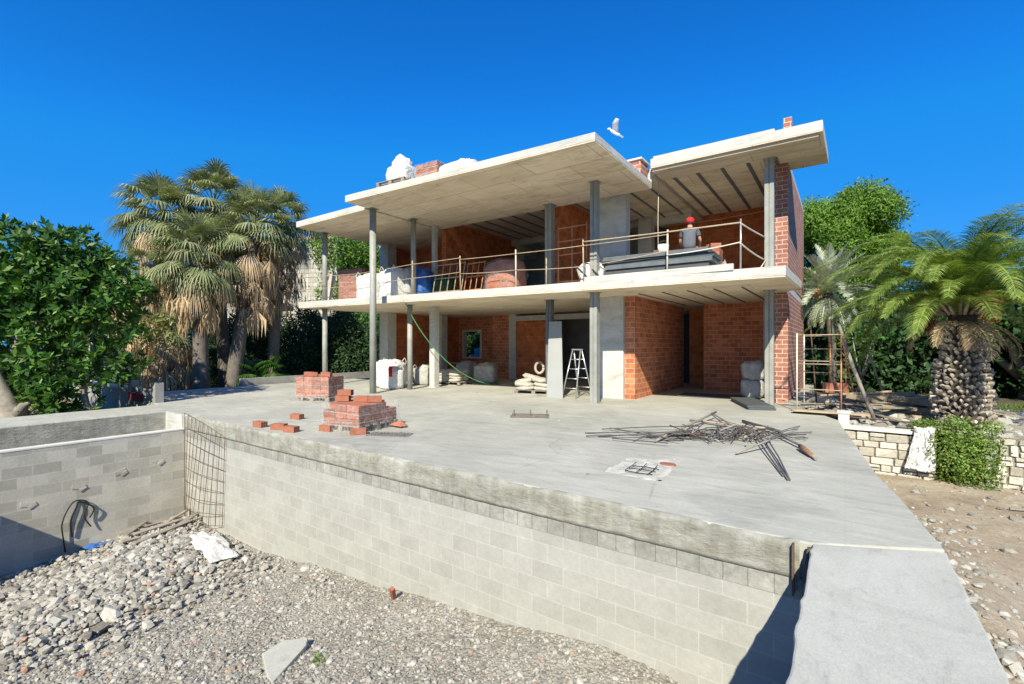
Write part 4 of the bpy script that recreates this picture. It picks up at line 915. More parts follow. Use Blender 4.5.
# ---------------------------------------------------------------- on the roof
t = big_bag((-10.95, 9.75, 6.30+.15), (.85, .7, .52), .1, 'white bag in a pointed heap on a pallet at the left front of the roof', 'loads on the roof', loops=False, seed=101, top=.3)
t2 = thing('wood_pallet', (-10.95, 9.72, 6.302), 'wooden pallet under the white bag on the roof', 'pallet', rz=.06); pallet(t2, 1.15, .95, h=.15, mat='wood_grey')
brick_pack((-9.75, 9.85, 6.302), R(3), 3, 4, 3, 'strapped brick pack on the roof right of the white bag', 'loads on the roof')
big_bag((-8.75, 9.95, 6.302), (1.2, .8, .30), 0, 'low flat white bag on the roof right of the brick pack', 'loads on the roof', loops=False, seed=104, top=.1)

# ---------------------------------------------------------------- people and bird
def skinned(name, verts, edges, radii, mat, parent, root=0, sub=1):
    m = bpy.data.meshes.new(name); m.from_pydata(verts, edges, []); m.update(); o = bpy.data.objects.new(name, m); COL.objects.link(o)
    sk = o.modifiers.new('skin', 'SKIN'); sk.use_smooth_shade = True; o.modifiers.new('s', 'SUBSURF').levels = sub; o.modifiers['s'].render_levels = sub
    for i, r_ in enumerate(radii):
        d = m.skin_vertices[0].data[i]; d.radius = r_ if isinstance(r_, tuple) else (r_, r_); d.use_root = (i == root)
    bpy.context.view_layer.update()
    dg = bpy.context.evaluated_depsgraph_get(); me = bpy.data.meshes.new_from_object(o.evaluated_get(dg)); bpy.data.objects.remove(o)
    me.name = name; me.materials.clear(); me.materials.append(MATS[mat]); o = bpy.data.objects.new(name, me); COL.objects.link(o); o.parent = parent; return o
W_ = thing('person', (-3.38, 12.95, z3-.001), 'person in a red cap and grey t-shirt, seen from behind, bending over the bricks upstairs', 'person', rz=R(10))
vb = [(0, 0, .92), (0, .03, 1.08), (0, .10, 1.24), (0, .17, 1.38), (0, .22, 1.46), (0, .27, 1.54), (0, .30, 1.63),   # spine to head
      (-.17, .16, 1.37), (-.25, .26, 1.12), (-.22, .46, 1.0), (.17, .16, 1.37), (.26, .24, 1.12), (.22, .44, .98),   # arms
      (-.09, 0, .86), (-.11, .06, .48), (-.11, 0, .08), (-.11, .15, .04), (.09, 0, .86), (.11, .08, .48), (.12, .02, .08), (.12, .17, .04)]
eb = [(0, 1), (1, 2), (2, 3), (3, 4), (4, 5), (5, 6), (3, 7), (7, 8), (8, 9), (3, 10), (10, 11), (11, 12), (0, 13), (13, 14), (14, 15), (15, 16), (0, 17), (17, 18), (18, 19), (19, 20)]
rb = [(.14, .10), (.13, .095), (.15, .10), (.16, .095), .055, .075, .09, .055, .045, .032, .055, .045, .032, .08, .055, .04, .035, .08, .055, .04, .035]
for sx, w0 in ((-1, 9), (1, 12)):
    p = Vector(vb[w0]); hd = Vector((0, .85, -.5)).normalized(); k = len(vb); vb.append(tuple(p+hd*.09)); eb.append((w0, k)); rb.append((.035, .02))
    for f, (off, ln) in enumerate(((-.03, .07), (-.01, .085), (.01, .08), (.03, .065))):
        a = len(vb); vb.append(tuple(p+hd*.13+Vector((off, 0, 0)))); vb.append(tuple(p+hd*(.13+ln*.6)+Vector((off*1.2, 0, -.03)))); eb += [(k, a), (a, a+1)]; rb += [.009, .008]
    a = len(vb); vb.append(tuple(p+hd*.08+Vector((-sx*.045, 0, .0)))); eb.append((k, a)); rb.append(.01)
skinned('body', vb, eb, rb, 'skin', W_, 0, 2)
skinned('t_shirt', [(0, -.02, .80), (0, .03, 1.08), (0, .10, 1.24), (0, .17, 1.385), (0, .20, 1.43), (-.17, .16, 1.38), (-.225, .22, 1.2), (.17, .16, 1.38), (.235, .21, 1.2)], [(0, 1), (1, 2), (2, 3), (3, 4), (3, 5), (5, 6), (3, 7), (7, 8)], [(.20, .15), (.175, .13), (.185, .13), (.185, .12), (.075, .07), .08, .075, .08, .075], 'shirt_grey', W_, 0, 2)
skinned('trousers', [(0, 0, .95), (-.1, 0, .84), (-.115, .06, .48), (-.115, 0, .1), (.1, 0, .84), (.115, .08, .48), (.12, .02, .1)], [(0, 1), (1, 2), (2, 3), (0, 4), (4, 5), (5, 6)], [(.17, .125), .10, .085, .075, .10, .085, .075], 'trouser_and_shade', W_, 0, 2)
mb = MB(); pillow(mb, (0, .28, 1.60), (.185, .2, .17), e=1, n=10, wob=.05, seed=1, zp=1); o = mb.build('hair', 'hair'); o.parent = W_
mb = MB(); pillow(mb, (0, .30, 1.67), (.22, .25, .19), e=1, n=10, wob=.0, zp=.8, rx=-.25); mb.obox((0, .44, 1.63), (.17, .13, .015), rx=-.5); o = mb.build('cap', 'red_cloth'); o.parent = W_
mb = MB(); pillow(mb, (-.115, .09, .045), (.11, .28, .1), n=8, wob=.02); o = mb.build('shoe', 'trouser_and_shade'); o.parent = W_
mb = MB(); pillow(mb, (.12, .11, .045), (.11, .28, .1), n=8, wob=.02); o = mb.build('shoe', 'trouser_and_shade'); o.parent = W_
bd = thing('gull', tuple(V((614.5-512)/472*14, 14, 1.6+(345-132)/472*14)), 'white gull in the air above the corner of the front roof slab', 'bird', rz=R(YAW))
mb = MB(); pillow(mb, (.02, 0, -.02), (.34, .1, .11), e=.9, n=10, wob=.02, zp=1, ry=.5); mb.tube([(-.12, 0, .08), (-.16, 0, .10), (-.22, 0, .085)], [.035, .03, .004], 6); mb.add([(.10, -.02, -.08), (.26, -.05, -.15), (.25, .05, -.16), (.10, .02, -.08), (.10, 0, -.06)], [(0, 1, 2, 3), (0, 4, 1), (4, 2, 1), (3, 2, 4)]); o = mb.build('body', 'bird_white'); o.parent = bd
for sy in (-1, 1):
    mb = MB(); vs = [(-.08, sy*.04, .04), (.10, sy*.04, -.03), (.06, sy*.22, .12), (-.10, sy*.2, .17), (.05, sy*.36, .20), (-.04, sy*.36, .23)]
    V2 = [(x, y, z+.012) for x, y, z in vs]; mb.add(vs+V2, [(0, 1, 2, 3), (3, 2, 4, 5), (9, 8, 7, 6), (11, 10, 8, 9), (0, 6, 7, 1), (1, 7, 8, 2), (2, 8, 10, 4), (4, 10, 11, 5), (5, 11, 9, 3), (3, 9, 6, 0)], True); o = mb.build('wing', 'bird_white'); o.parent = bd

# ---------------------------------------------------------------- garden walls and clutter
def rubble_wall(name, x0, x1, y, zb, zt, th, label, ashlar=True, seed=1):
    t = thing(name, ((x0+x1)/2, y, zb), label, 'wall'); rr = random.Random(seed)
    mb = MB(); mb.box(x0+.01, x1-.01, y+.03, y+th, zb-.3, zt-.05); mb.build('mortar_core', 'mortar_dark', t)
    mb = MB(); z = zb-.08; L = x1-x0
    while z < zt-.06:
        h = rr.uniform(.13, .21); h = min(h, zt-.03-z); x = x0
        while x < x1-.03:
            w_ = rr.uniform(.14, .40) if ashlar else rr.uniform(.12, .26); w_ = min(w_, x1-x); j = .012 if ashlar else .025
            splits = [(0, h)] if rr.random() > .22 else [(0, h*.48), (h*.5, h)]
            for a, b in splits:
                vs = [(x+.008+(rr.uniform(0, j) if sx == 0 else 0)+(w_-.016-(rr.uniform(0, j) if sx else 0))*sx, y-rr.uniform(.0, .03)+(.14 if sy else 0), z+a+.008+rr.uniform(-j, j)*.5+(b-a-.014)*sz) for sz in (0, 1) for sy in (0, 1) for sx in (0, 1)]
                mb.add(vs, [(0, 2, 3, 1), (4, 5, 7, 6), (0, 1, 5, 4), (2, 6, 7, 3), (0, 4, 6, 2), (1, 3, 7, 5)])
            x += w_
        z += h
    mb.build('facing_stone', 'rubble_stone', t, bevel=.012)
    return t
sw1 = rubble_wall('stone_wall', -.08, 1.45, 12.1, -1.02, -.16, .3, 'low wall of squared cream stones with a white cap, right of the terrace')
mb = MB(); mb.box(-.1, 1.4, 12.07, 12.42, -.16, -.10); mb.build('cap', 'wall_cap', sw1, bevel=.012)
rubble_wall('stone_wall', 2.1, 9, 12.15, -1.02, -.08, .35, 'low wall of rounded grey stones right of the bush', False, 5)
vs = []; fs = []; n = 44
for j in range(n+1):
    for i in range(n+1):
        u = i/n; v = j/n; wv = (.42-.13*math.sin(v*5)-.10*v+.10*(fbm(v*5, 2, 90)-.5))*(1 if v > .12 else .7+2.5*v)
        y = 12.30-.28*min(1, v/.25) if v < .25 else 12.02-.03*(v-.25); z = (-.04 if v < .25 else -.04-(v-.25)*1.05)*1.0
        f1 = fbm(u*7, v*4, 91)-.5; f2 = abs(fbm(u*14+3, v*9, 92)-.5)
        vs.append((1.22+(u-.5)*wv+.10*(v-.5)*-1+.06*f1, y-.16*abs(f1)-.14*f2-.02, z+.10*(fbm(u*6, v*3, 93)-.3)*(1 if v < .35 else .4)+(.10*(fbm(u*6, 1, 94)-.5) if v > .9 else 0)))
for j in range(n):
    for i in range(n): a = j*(n+1)+i; fs.append((a, a+1, a+n+2, a+n+1))
mb = MB(); mb.add(vs, fs, True); o = mb.build('plastic_sheet', 'bag_white'); mm = o.modifiers.new('t', 'SOLIDIFY'); mm.thickness = .004
tag(o, 'white plastic sheet hanging crumpled over the end of the low stone wall', 'sheet')
mb = MB(); mb.box(-.12, .12, -.1, .1, 0, .06); mb.box(-.1, .1, -.08, .08, -.3, -.001)
o = mb.build('concrete_post', 'pillar', bevel=.006); o.location = (-.02, 12.5, .12); tag(o, 'short concrete post at the back right corner of the terrace', 'post')
# light brown steel scaffold on the upper ground
sc = thing('steel_scaffold', (-.5, 13.6, -.1), 'rusty and cream scaffold frame standing beside the right end of the house', 'scaffold')
for x, y, m in ((-.94, 13.2, 'paint_cream'), (-.07, 13.2, 'paint_orange'), (-.86, 14.3, 'paint_cream'), (.02, 14.3, 'paint_orange'), (-.30, 14.3, 'paint_orange')):
    mb = MB(); mb.tube([(x, y, -.2), (x, y, 1.88)], .017, 6); mb.build('upright', m, sc)
for z in (.55, 1.15, 1.22, 1.84):
    mb = MB(); mb.tube([(-.94, 13.2, z), (-.07, 13.2, z)], .012, 5); mb.build('crossbar', 'wood', sc)
for z in (.9, 1.5, 1.83):
    mb = MB(); mb.tube([(-.86, 14.3, z), (.02, 14.3, z)], .012, 5); mb.build('crossbar', 'wood', sc)
mb = MB()
for k in range(4): mb.box(-.45+k*.135, -.33+k*.135, 14.1, 14.25, .42, .66)
tag(mb.build('red_bricks', 'red_clay'), 'four red bricks upright in a row behind the scaffold frame', 'bricks')
mb = MB(); mb.box(-1.0, .45, 12.75, 12.95, .06, .10); o = mb.build('scaffold_plank', 'wood'); tag(o, 'pale plank lying in front of the scaffold frame', 'plank')
mb = MB(); mb.box(-.9, .3, 13.0, 13.2, .0, .05); tag(mb.build('scaffold_plank', 'wood_grey'), 'grey plank lying just behind the pale one under the scaffold frame', 'plank')
mb = MB(); mb.tube([(-.12, 13.4, 2.1), (.15, 13.3, 1.1), (.55, 13.2, -.1)], [.03, .04, .045], 7); tag(mb.build('leaning_pole', 'bark_grey'), 'long grey pole leaning against the scaffold frame', 'pole')
def uzz(x, y): return uz(x, y)+.22*math.exp(-((x-.5)/1.6)**2-((y-15)/1.8)**2)
gs = 'scrap boards behind the low stone wall'
planks(46, ((-.9, 2.6), (13.4, 17.5)), uzz, (.6, 1.9), 'scrap_board', 'wood_grey', 'weathered scrap board in the pile behind the scaffold and the low stone wall', 'board', gs, wid=(.07, .2), stackh=.30, az=(0.3, .6))
planks(16, ((-.2, 2.8), (14.0, 18)), uzz, (.8, 2.0), 'scrap_log', 'wood', 'pale scrap beam in the pile between scaffold and thick palm', 'beam', 'pale scrap beams', wid=(.1, .22), th=.12, stackh=.3, az=(.1, .4))
planks(7, ((1.4, 4.2), (8.5, 11.6)), dz, (.4, 1.1), 'dirt_stick', 'wood_grey', 'grey stick lying on the dirt in front of the stone walls', 'stick', 'sticks on the dirt', wid=(.03, .06))
P_ = pts_in(1500, -1, 3.4, 12.6, 18, None)
stones('garden_rubble', P_, rng.gamma(3, .025, len(P_))+.03, uzz, 'stones and scrap between the boards')
for a_, b_, r_, m_, l_ in (((-.6, 14.8, -.1), (-.75, 14.6, 2.3), .02, 'rust_and_shade', 'thin rusty pole standing behind the scaffold near the house wall'), ((.25, 14.5, 0), (-.1, 14.2, 2.0), .018, 'paint_orange', 'thin orange pole leaning behind the scaffold'), ((.9, 15.0, .0), (.45, 14.8, 1.5), .02, 'bark_grey', 'short grey pole leaning right of the scaffold'), ((-.5, 13.9, .35), (.9, 14.3, .5), .03, 'wood', 'pale pole lying across the scrap pile'), ((.2, 14.9, .1), (1.8, 14.4, .45), .035, 'wood_grey', 'grey beam lying across the right part of the scrap pile')):
    bar(a_, b_, r_, m_, 'pole', l_, 'pole', 'poles round the scaffold')
bar((-1.0, 12.9, .02), (2.0, 12.6, .0), .018, 'rust_and_shade', 'rusty_bar', 'long dark bar lying along the ground behind the terrace corner', 'bar')
# left: lattice block wall and garden wall behind the tree
t = thing('lattice_wall', (-16.6, 5.2, -.5), 'low grey garden wall with openwork blocks left of the terrace', 'wall')
def lattice(x0, x1, y, z0, z1):
    mb = MB(); n = int((x1-x0)/.2); nzz = int((z1-z0)/.2)
    for i in range(n):
        for j in range(nzz):
            a = x0+i*.2; b = z0+j*.2
            mb.box(a, a+.2, y, y+.09, b, b+.025); mb.box(a, a+.025, y, y+.09, b+.0255, b+.2)
            mb.obox((a+.11, y+.045, b+.11), (.2, .08, .022), ry=math.pi/4); mb.obox((a+.11, y+.046, b+.11), (.2, .078, .022), ry=-math.pi/4)
    return mb
lattice(-17.35, -15.75, 5.0, -.05, .5).build('open_block_panel', 'lattice', t)
mb = MB(); mb.box(-17.65, -17.36, 4.95, 5.15, -.6, .55); mb.box(-15.74, -15.5, 4.95, 5.15, -.6, .55); mb.build('pier', 'lattice', t)
mb = MB(); mb.box(-17.35, -15.75, 4.98, 5.12, -.6, -.06); mb.build('wall_base', 'plaster_wall', t)
mb = MB(); mb.box(-17.1, -16.5, 4.8, 4.95, .0, .22); tag(mb.build('red_crate', 'red_box'), 'dark red box in front of the openwork garden wall', 'box')
t = thing('garden_wall', (-19.5, 3, -.5), 'shaded grey garden wall behind the big leaved tree', 'wall')
mb = MB(); mb.box(-26, -17.66, 5.0, 5.2, -.6, .25); mb.build('wall_body', 'plaster_wall', t)
mb = MB(); mb.box(-26.02, -17.66, 4.96, 5.24, .252, .31); mb.build('cap', 'wall_cap', t)
t = thing('back_wall', (-19.6, 12, 0), 'low openwork wall along the far left edge of the terrace', 'wall')
mb = MB(); mb.box(-19.5, -19.3, 9, 22, -.5, .28); mb.build('wall_body', 'plaster_wall', t)
lattice(-24, -19.5, 20.0, 0, .8).build('open_block_panel', 'lattice', t)

# ---------------------------------------------------------------- stone house behind
nh = thing('stone_house', tuple(V(-14.5, 31, 0)), 'old cream stone house with a tiled roof behind the palms', 'house', rz=R(YAW-8))
def lp(name, mat, *bxs, parent=nh):
    mb = MB()
    for b in bxs: mb.box(*b)
    o = mb.build(name, mat); o.parent = parent; return o
wx = (-1.35, -.55)
m0 = MATS['garden_stone_far']
lp('wall', 'garden_stone_far', (-6, 3.2, 0, 7, -.5, 4.35), (-6, wx[0], .0, 7, 4.351, 5.95), (wx[1], 3.2, 0, 7, 4.351, 5.95), (-6, 3.2, 0, 7, 5.951, 8.3), (wx[0], wx[1], 1, 6, 4.352, 5.95))
f = lp('window', 'glass_dark', (wx[0], wx[1], .3, .35, 4.36, 5.94)); lp('frame', 'wall_cap', (wx[0]-.14, wx[0]-.005, -.05, .2, 4.36, 6.05), (wx[1]+.005, wx[1]+.14, -.05, .2, 4.36, 6.05), (wx[0], wx[1], -.05, .2, 5.96, 6.1), parent=f)
lp('ledge', 'wall_cap', (-2.2, .1, -.4, -.01, 4.15, 4.3))
lp('cornice', 'wall_cap', (-6.1, 3.3, -.12, 7.1, 8.31, 8.5))
mb = MB()
for i in range(38): x = -6.2+i*.25; mb.tube([(x, -.3, 8.52), (x, 3.4, 9.35)], .11, 6)
mb.tube([(-6.2, 3.4, 9.4), (3.4, 3.4, 9.4)], .14, 6); o = mb.build('roof_tiles', 'roof_tile'); o.parent = nh

# ---------------------------------------------------------------- vegetation
def leaf_quads(c, d, nrm, L, Wd, fold=.0):
    """diamond leaves: centre base c, direction d, normal nrm, arrays"""
    n = len(c); d = d/np.linalg.norm(d, axis=1)[:, None]; s = np.cross(d, nrm); s /= (np.linalg.norm(s, axis=1)[:, None]+1e-9); nn = np.cross(s, d)
    L = np.broadcast_to(L, (n,))[:, None]; Wd = np.broadcast_to(Wd, (n,))[:, None]
    v = np.stack([c, c+d*L*.5+s*Wd/2-nn*Wd*fold, c+d*L-nn*L*.12, c+d*L*.5-s*Wd/2-nn*Wd*fold], 1)
    f = (np.arange(n)*4)[:, None]+np.array([0, 1, 2, 3])[None]
    return v.reshape(-1, 3), f
def unit(n):
    v = rng.normal(size=(n, 3)); return v/np.linalg.norm(v, axis=1)[:, None]
def clumps(blobs, per, shell=.35):
    """points in a set of ellipsoid clumps -> positions and outward directions"""
    P, N = [], []
    for (c, r_), k in blobs:
        n = int(per*k); u = unit(n); rad = 1-shell*rng.random(n)**1.5
        rr_ = np.array(r_ if hasattr(r_, '__len__') else (r_,)*3); P.append(np.array(c)+u*rad[:, None]*rr_*(1+.25*rng.normal(size=(n, 1))*.5)); N.append(u)
    return np.concatenate(P), np.concatenate(N)
def blobs_in(center, radii, n, r0, r1, seed, flat=.8, up=0):
    rr = random.Random(seed); out = []
    for i in range(n):
        while 1:
            u = Vector((rr.uniform(-1, 1), rr.uniform(-1, 1), rr.uniform(-1, 1)))
            if .35 < u.length < 1: break
        r_ = rr.uniform(r0, r1); out.append((((center[0]+u.x*radii[0], center[1]+u.y*radii[1], center[2]+u.z*radii[2]), (r_, r_, r_*flat)), r_*r_))
    return out
def scatter_tree(name, base, blobs, per, L, Wd, mat, label, cat, trunk=None, tmat='bark_grey', droop=0, whorl=0, group=None, spread=.9, trunk_r=.15):
    t = thing(name, base, label, cat, group)
    P, N = clumps(blobs, per)
    if whorl:
        n = len(P); ax = N*.7+unit(n)*.5+np.array([0, 0, .35]); ax /= np.linalg.norm(ax, axis=1)[:, None]
        P = np.repeat(P, whorl, 0); ax = np.repeat(ax, whorl, 0); ph = np.tile(np.arange(whorl), n)*2.4+np.repeat(rng.random(n)*6, whorl)
        a = np.cross(ax, np.array([.3, .9, .2])); a /= np.linalg.norm(a, axis=1)[:, None]; b = np.cross(ax, a); tilt = (.25+.75*(np.tile(np.arange(whorl), n)/whorl))
        D = ax*(1-tilt*.75)[:, None]+(a*np.cos(ph)[:, None]+b*np.sin(ph)[:, None])*tilt[:, None]; D[:, 2] -= droop; Nn = ax+D*-.2
    else:
        D = N*.5+unit(len(P))*spread; D[:, 2] -= droop; Nn = N+unit(len(P))*.6
    l = L*rng.uniform(.65, 1.2, len(P)); v, f = leaf_quads(P, D, Nn, l, l/L*Wd, .15)
    npmesh('crown', v, f, mat, t)
    if trunk:
        mb = MB()
        for pts, r_ in trunk: mb.tube(pts, r_, 8)
        mb.build('trunk', tmat, t)
    return t
def limbs(base, blobs, r0, k, seed, fork=.35):
    rr = random.Random(seed); b = Vector(base); top = Vector((sum(x[0][0][0] for x in blobs)/len(blobs), sum(x[0][0][1] for x in blobs)/len(blobs), sum(x[0][0][2] for x in blobs)/len(blobs)))
    m = b.lerp(top, fork); out = [([b, b.lerp(m, .5)+Vector((rr.uniform(-.1, .1), 0, 0)), m], [r0, r0*.85, r0*.75])]
    for q in rr.sample(blobs, min(k, len(blobs))):
        e = Vector(q[0][0]); out.append(([m, m.lerp(e, .5)+Vector((0, 0, .15*(e-m).length*rr.uniform(-.3, 1))), e], [r0*.6, r0*.35, r0*.08]))
    return out
# big leaved tree at the left
bl = [(tuple(V(q[0]-.45, q[1], q[2])), q[3]) for q in ((-13.3, 12.6, 3.5, 1.35), (-11.6, 12.6, 3.9, 1.05), (-12.3, 12.4, 2.1, 1.2), (-10.9, 12.6, 2.9, 1.15), (-14.2, 13, 1.4, 1.2), (-12.0, 13.2, 4.1, .85), (-14.6, 13.5, 4.0, 1.3), (-10.7, 13, 3.5, .75), (-13.2, 13.3, 4.2, .9), (-11.2, 12.2, 1.3, .95), (-10.4, 12.8, 2.2, .8), (-12.8, 12, 3.0, 1.1), (-11.6, 12.2, .7, .7), (-13.6, 13.4, .9, .9), (-10.9, 12.1, .25, .6), (-11.6, 12.3, .1, .5), (-10.2, 12.6, 1.1, .6), (-13.0, 12.9, .5, .7), (-9.9, 12.9, 3.0, .5), (-12.2, 13.2, 3.1, 1.2))]
bl = [((c, (r_, r_, r_*.85)), r_*r_) for c, r_ in bl]
tb = tuple(V(-12.6, 12.2, -.5))
scatter_tree('rubber_tree', tb, bl, 110, .23, .09, 'leaf_ficus', 'dense tree with big glossy green leaves and a pale bare trunk at the left', 'tree', whorl=9, droop=.08,
    trunk=[([V(-13.45, 12.1, 1.9), V(-13.30, 12.1, .9), V(-12.90, 12.0, .2), V(-12.60, 12.0, -.3), V(-12.65, 12.0, -.6)], [.14, .17, .21, .27, .3]), ([V(-12.60, 12.0, -.25), V(-12.30, 11.9, .08), V(-12.17, 11.9, .14)], [.2, .1, .03]), ([V(-13.45, 12.1, .8), V(-12.95, 12.8, 2.0), V(-12.55, 12.8, 3.2)], [.13, .09, .03]), ([V(-11.25, 12.6, -.5), V(-11.35, 12.5, .4), V(-11.05, 12.5, 2)], [.08, .07, .05]), ([V(-11.05, 12.6, -.5), V(-11.45, 12.5, .3)], [.06, .05]), ([V(-13.05, 12.4, -.4), V(-13.00, 12.4, 2.5)], [.05, .045])])
bl = blobs_in(V(-14.8, 17, 2.3), (1.6, 1.6, 1.2), 8, .5, .9, 3)
scatter_tree('yellow_shrub', tuple(V(-14.8, 17, -.5)), bl, 420, .16, .06, 'leaf_yellow', 'yellow green shrub between the big leaved tree and the palms', 'shrub', trunk=limbs(V(-14.8, 17, -.5), bl, .06, 4, 1))

def fan_leaf(mb, p0, az, el, Lp, Rb, droop, nseg=26, fold=1.0, width=1.0):
    d = Vector((math.cos(az)*math.cos(el), math.sin(az)*math.cos(el), math.sin(el))); s_ = Vector((-math.sin(az), math.cos(az), 0))
    p = Vector(p0); pts = [p.copy()]
    for k in range(3): p = p+d*Lp/3; d = (d+Vector((0, 0, -.10-droop*.12))).normalized(); pts.append(p.copy())
    a = Vector((0, 0, .016)); w_ = .02
    mb.add([pts[0]-s_*w_, pts[0]+s_*w_, pts[1]+s_*w_, pts[1]-s_*w_, pts[2]+s_*w_, pts[2]-s_*w_, pts[3]+s_*w_*.7, pts[3]-s_*w_*.7], [(0, 1, 2, 3), (3, 2, 4, 5), (5, 4, 6, 7)])
    n = s_.cross(d).normalized()
    if n.z < 0: n = -n
    vs = []; fs = []; spread = 2.1*fold
    for k in range(nseg):
        an = -spread+2*spread*k/(nseg-1)+random.uniform(-.03, .03); u = d*math.cos(an)+s_*math.sin(an); r_ = Rb*(1-.22*abs(an)/2.1)*random.uniform(.88, 1.08)
        u = (u-n*.12*abs(math.sin(an))).normalized(); t_ = n.cross(u).normalized()*(.024*width*Rb+.003)
        m1 = p+u*r_*.30; m2 = p+u*r_*.62+Vector((0, 0, -droop*.10*r_)); e = p+u*r_*.93+Vector((0, 0, -droop*.45*r_-.03)); o = len(vs)
        vs += [p, m1+t_, m1-t_, m2+t_*.9, m2-t_*.9, e]; fs += [(o, o+1, o+2), (o+1, o+3, o+4, o+2), (o+3, o+5, o+4)]
    mb.add(vs, fs)
def dead_leaf(mb, p0, az, Lp, Rb, out):
    s_ = Vector((-math.sin(az), math.cos(az), 0)); h = Vector((math.cos(az), math.sin(az), 0)); p = Vector(p0)+h*out+Vector((0, 0, -Lp)); q = Vector(p0)+h*out*.8+Vector((0, 0, -.12))
    w_ = .016; mb.add([Vector(p0)-s_*w_, Vector(p0)+s_*w_, q+s_*w_, q-s_*w_, p+s_*w_, p-s_*w_], [(0, 1, 2, 3), (3, 2, 4, 5)])
    for k in range(13):
        a = -1+2*k/12+random.uniform(-.05, .05); sp = .24*Rb; e = p+s_*a*sp*random.uniform(.8, 1.3)+h*(random.uniform(-.12, .14))+Vector((0, 0, -Rb*random.uniform(.7, 1.05)*(1-.15*abs(a)))); m = p+s_*a*sp*1.15+h*random.uniform(-.1, .1)+Vector((0, 0, -Rb*.35)); t_ = (s_*random.uniform(.5, 1)+h*random.uniform(-.6, .6))*.026*Rb*1.2
        mb.add([p, m+t_, m-t_, e], [(0, 1, 2), (1, 3, 2)])
def fan_palm(base, top, label, nlive=56, ndead=46, Rb=.85, Lp=.95, tr=.3, deadlen=1.6, group=None, seed=1):
    random.seed(seed); t = thing('fan_palm', base, label, 'palm tree', group); b, c = Vector(base), Vector(top)
    mb = MB(); n = 12; mb.tube([b.lerp(c, k/n)+Vector((random.uniform(-.01, .01), 0, 0)) for k in range(n+1)], [tr*(1.25-.35*k/n+.03*(k % 2)) for k in range(n+1)], 12); mb.build('trunk', 'bark_palm', t)
    mb = MB()
    for i in range(nlive):
        az = i*2.4+random.uniform(-.2, .2); q = i/nlive; el = math.radians(86-98*q**.9+random.uniform(-16, 16)); fan_leaf(mb, c+Vector((0, 0, .15*(1-q))), az, el, Lp*random.uniform(.8, 1.15), Rb*random.uniform(.8, 1.1), .15+.85*q+random.uniform(0, .5), nseg=24, width=1.1)
    mb.build('fronds', 'fan_live', t)
    mb = MB()
    for i in range(ndead):
        az = i*2.4+random.uniform(-.3, .3); q = i/ndead; z = c.z-.1-deadlen*q*.8; out = random.uniform(.35, 1.15)*(1-.5*q); dead_leaf(mb, (c.x+math.cos(az)*tr*.6, c.y+math.sin(az)*tr*.6, z), az, random.uniform(.25, 1.1), random.uniform(.7, 1.35), out)
    for i in range(8): az = random.uniform(0, 6.28); fan_leaf(mb, c+Vector((0, 0, -.2)), az, R(random.uniform(-35, -5)), Lp, Rb*.8, 2.0, fold=.7)
    mb.build('dead_skirt', 'fan_dead', t); return t
gp = 'fan palms with dead skirts'
fan_palm(tuple(V(-12.5, 19.0, -.5)), tuple(V(-12.6, 19.0, 4.9)), 'front fan palm with a low crown and a pale drooping skirt of dead fronds', 62, 46, 1.0, 1.3, .24, 1.5, gp, 1)
fan_palm(tuple(V(-11.9, 20.0, -.5)), tuple(V(-11.1, 20.3, 6.3)), 'fan palm leaning right with its skirt in front of the stone house', 60, 80, 1.0, 1.35, .24, 3.0, gp, 2)
fan_palm(tuple(V(-14.2, 20.6, -.5)), tuple(V(-15.4, 20.8, 7.1)), 'tallest fan palm with its crown at the upper left', 60, 70, 1.0, 1.3, .22, 3.2, gp, 3)
fan_palm(tuple(V(-13.2, 21.8, -.5)), tuple(V(-13.9, 22.0, 8.0)), 'tall fan palm in the middle behind the front one', 58, 60, 1.0, 1.3, .22, 3.2, gp, 4)
fan_palm(tuple(V(-14.0, 19.3, -.5)), tuple(V(-14.0, 19.3, 2.2)), 'short dead fan palm left of the front trunk', 10, 70, .8, .7, .24, 1.8, gp, 5)
fan_palm(tuple(V(-15.2, 20.0, -.5)), tuple(V(-15.6, 20.0, 4.4)), 'shaggy fan palm behind the short dead one, mostly brown', 26, 70, .9, 1.1, .2, 2.8, gp, 6)
fan_palm(tuple(V(-11.0, 21.6, -.5)), tuple(V(-10.6, 21.6, 6.9)), 'fan palm crown nearest the stone house', 44, 60, .9, 1.2, .2, 3.0, gp, 7)
random.seed(5)
t = thing('low_fan_palm', tuple(V(-11.5, 20.8, -.4)), 'low bright green fan palm under the tall palms, right of their trunks', 'palm tree')
mb = MB()
for i in range(26): fan_leaf(mb, V(-11.2, 21, .1), i*2.4, R(random.uniform(10, 75)), random.uniform(.6, 1.0), .7, .7)
mb.build('fronds', 'leaf_citrus', t)

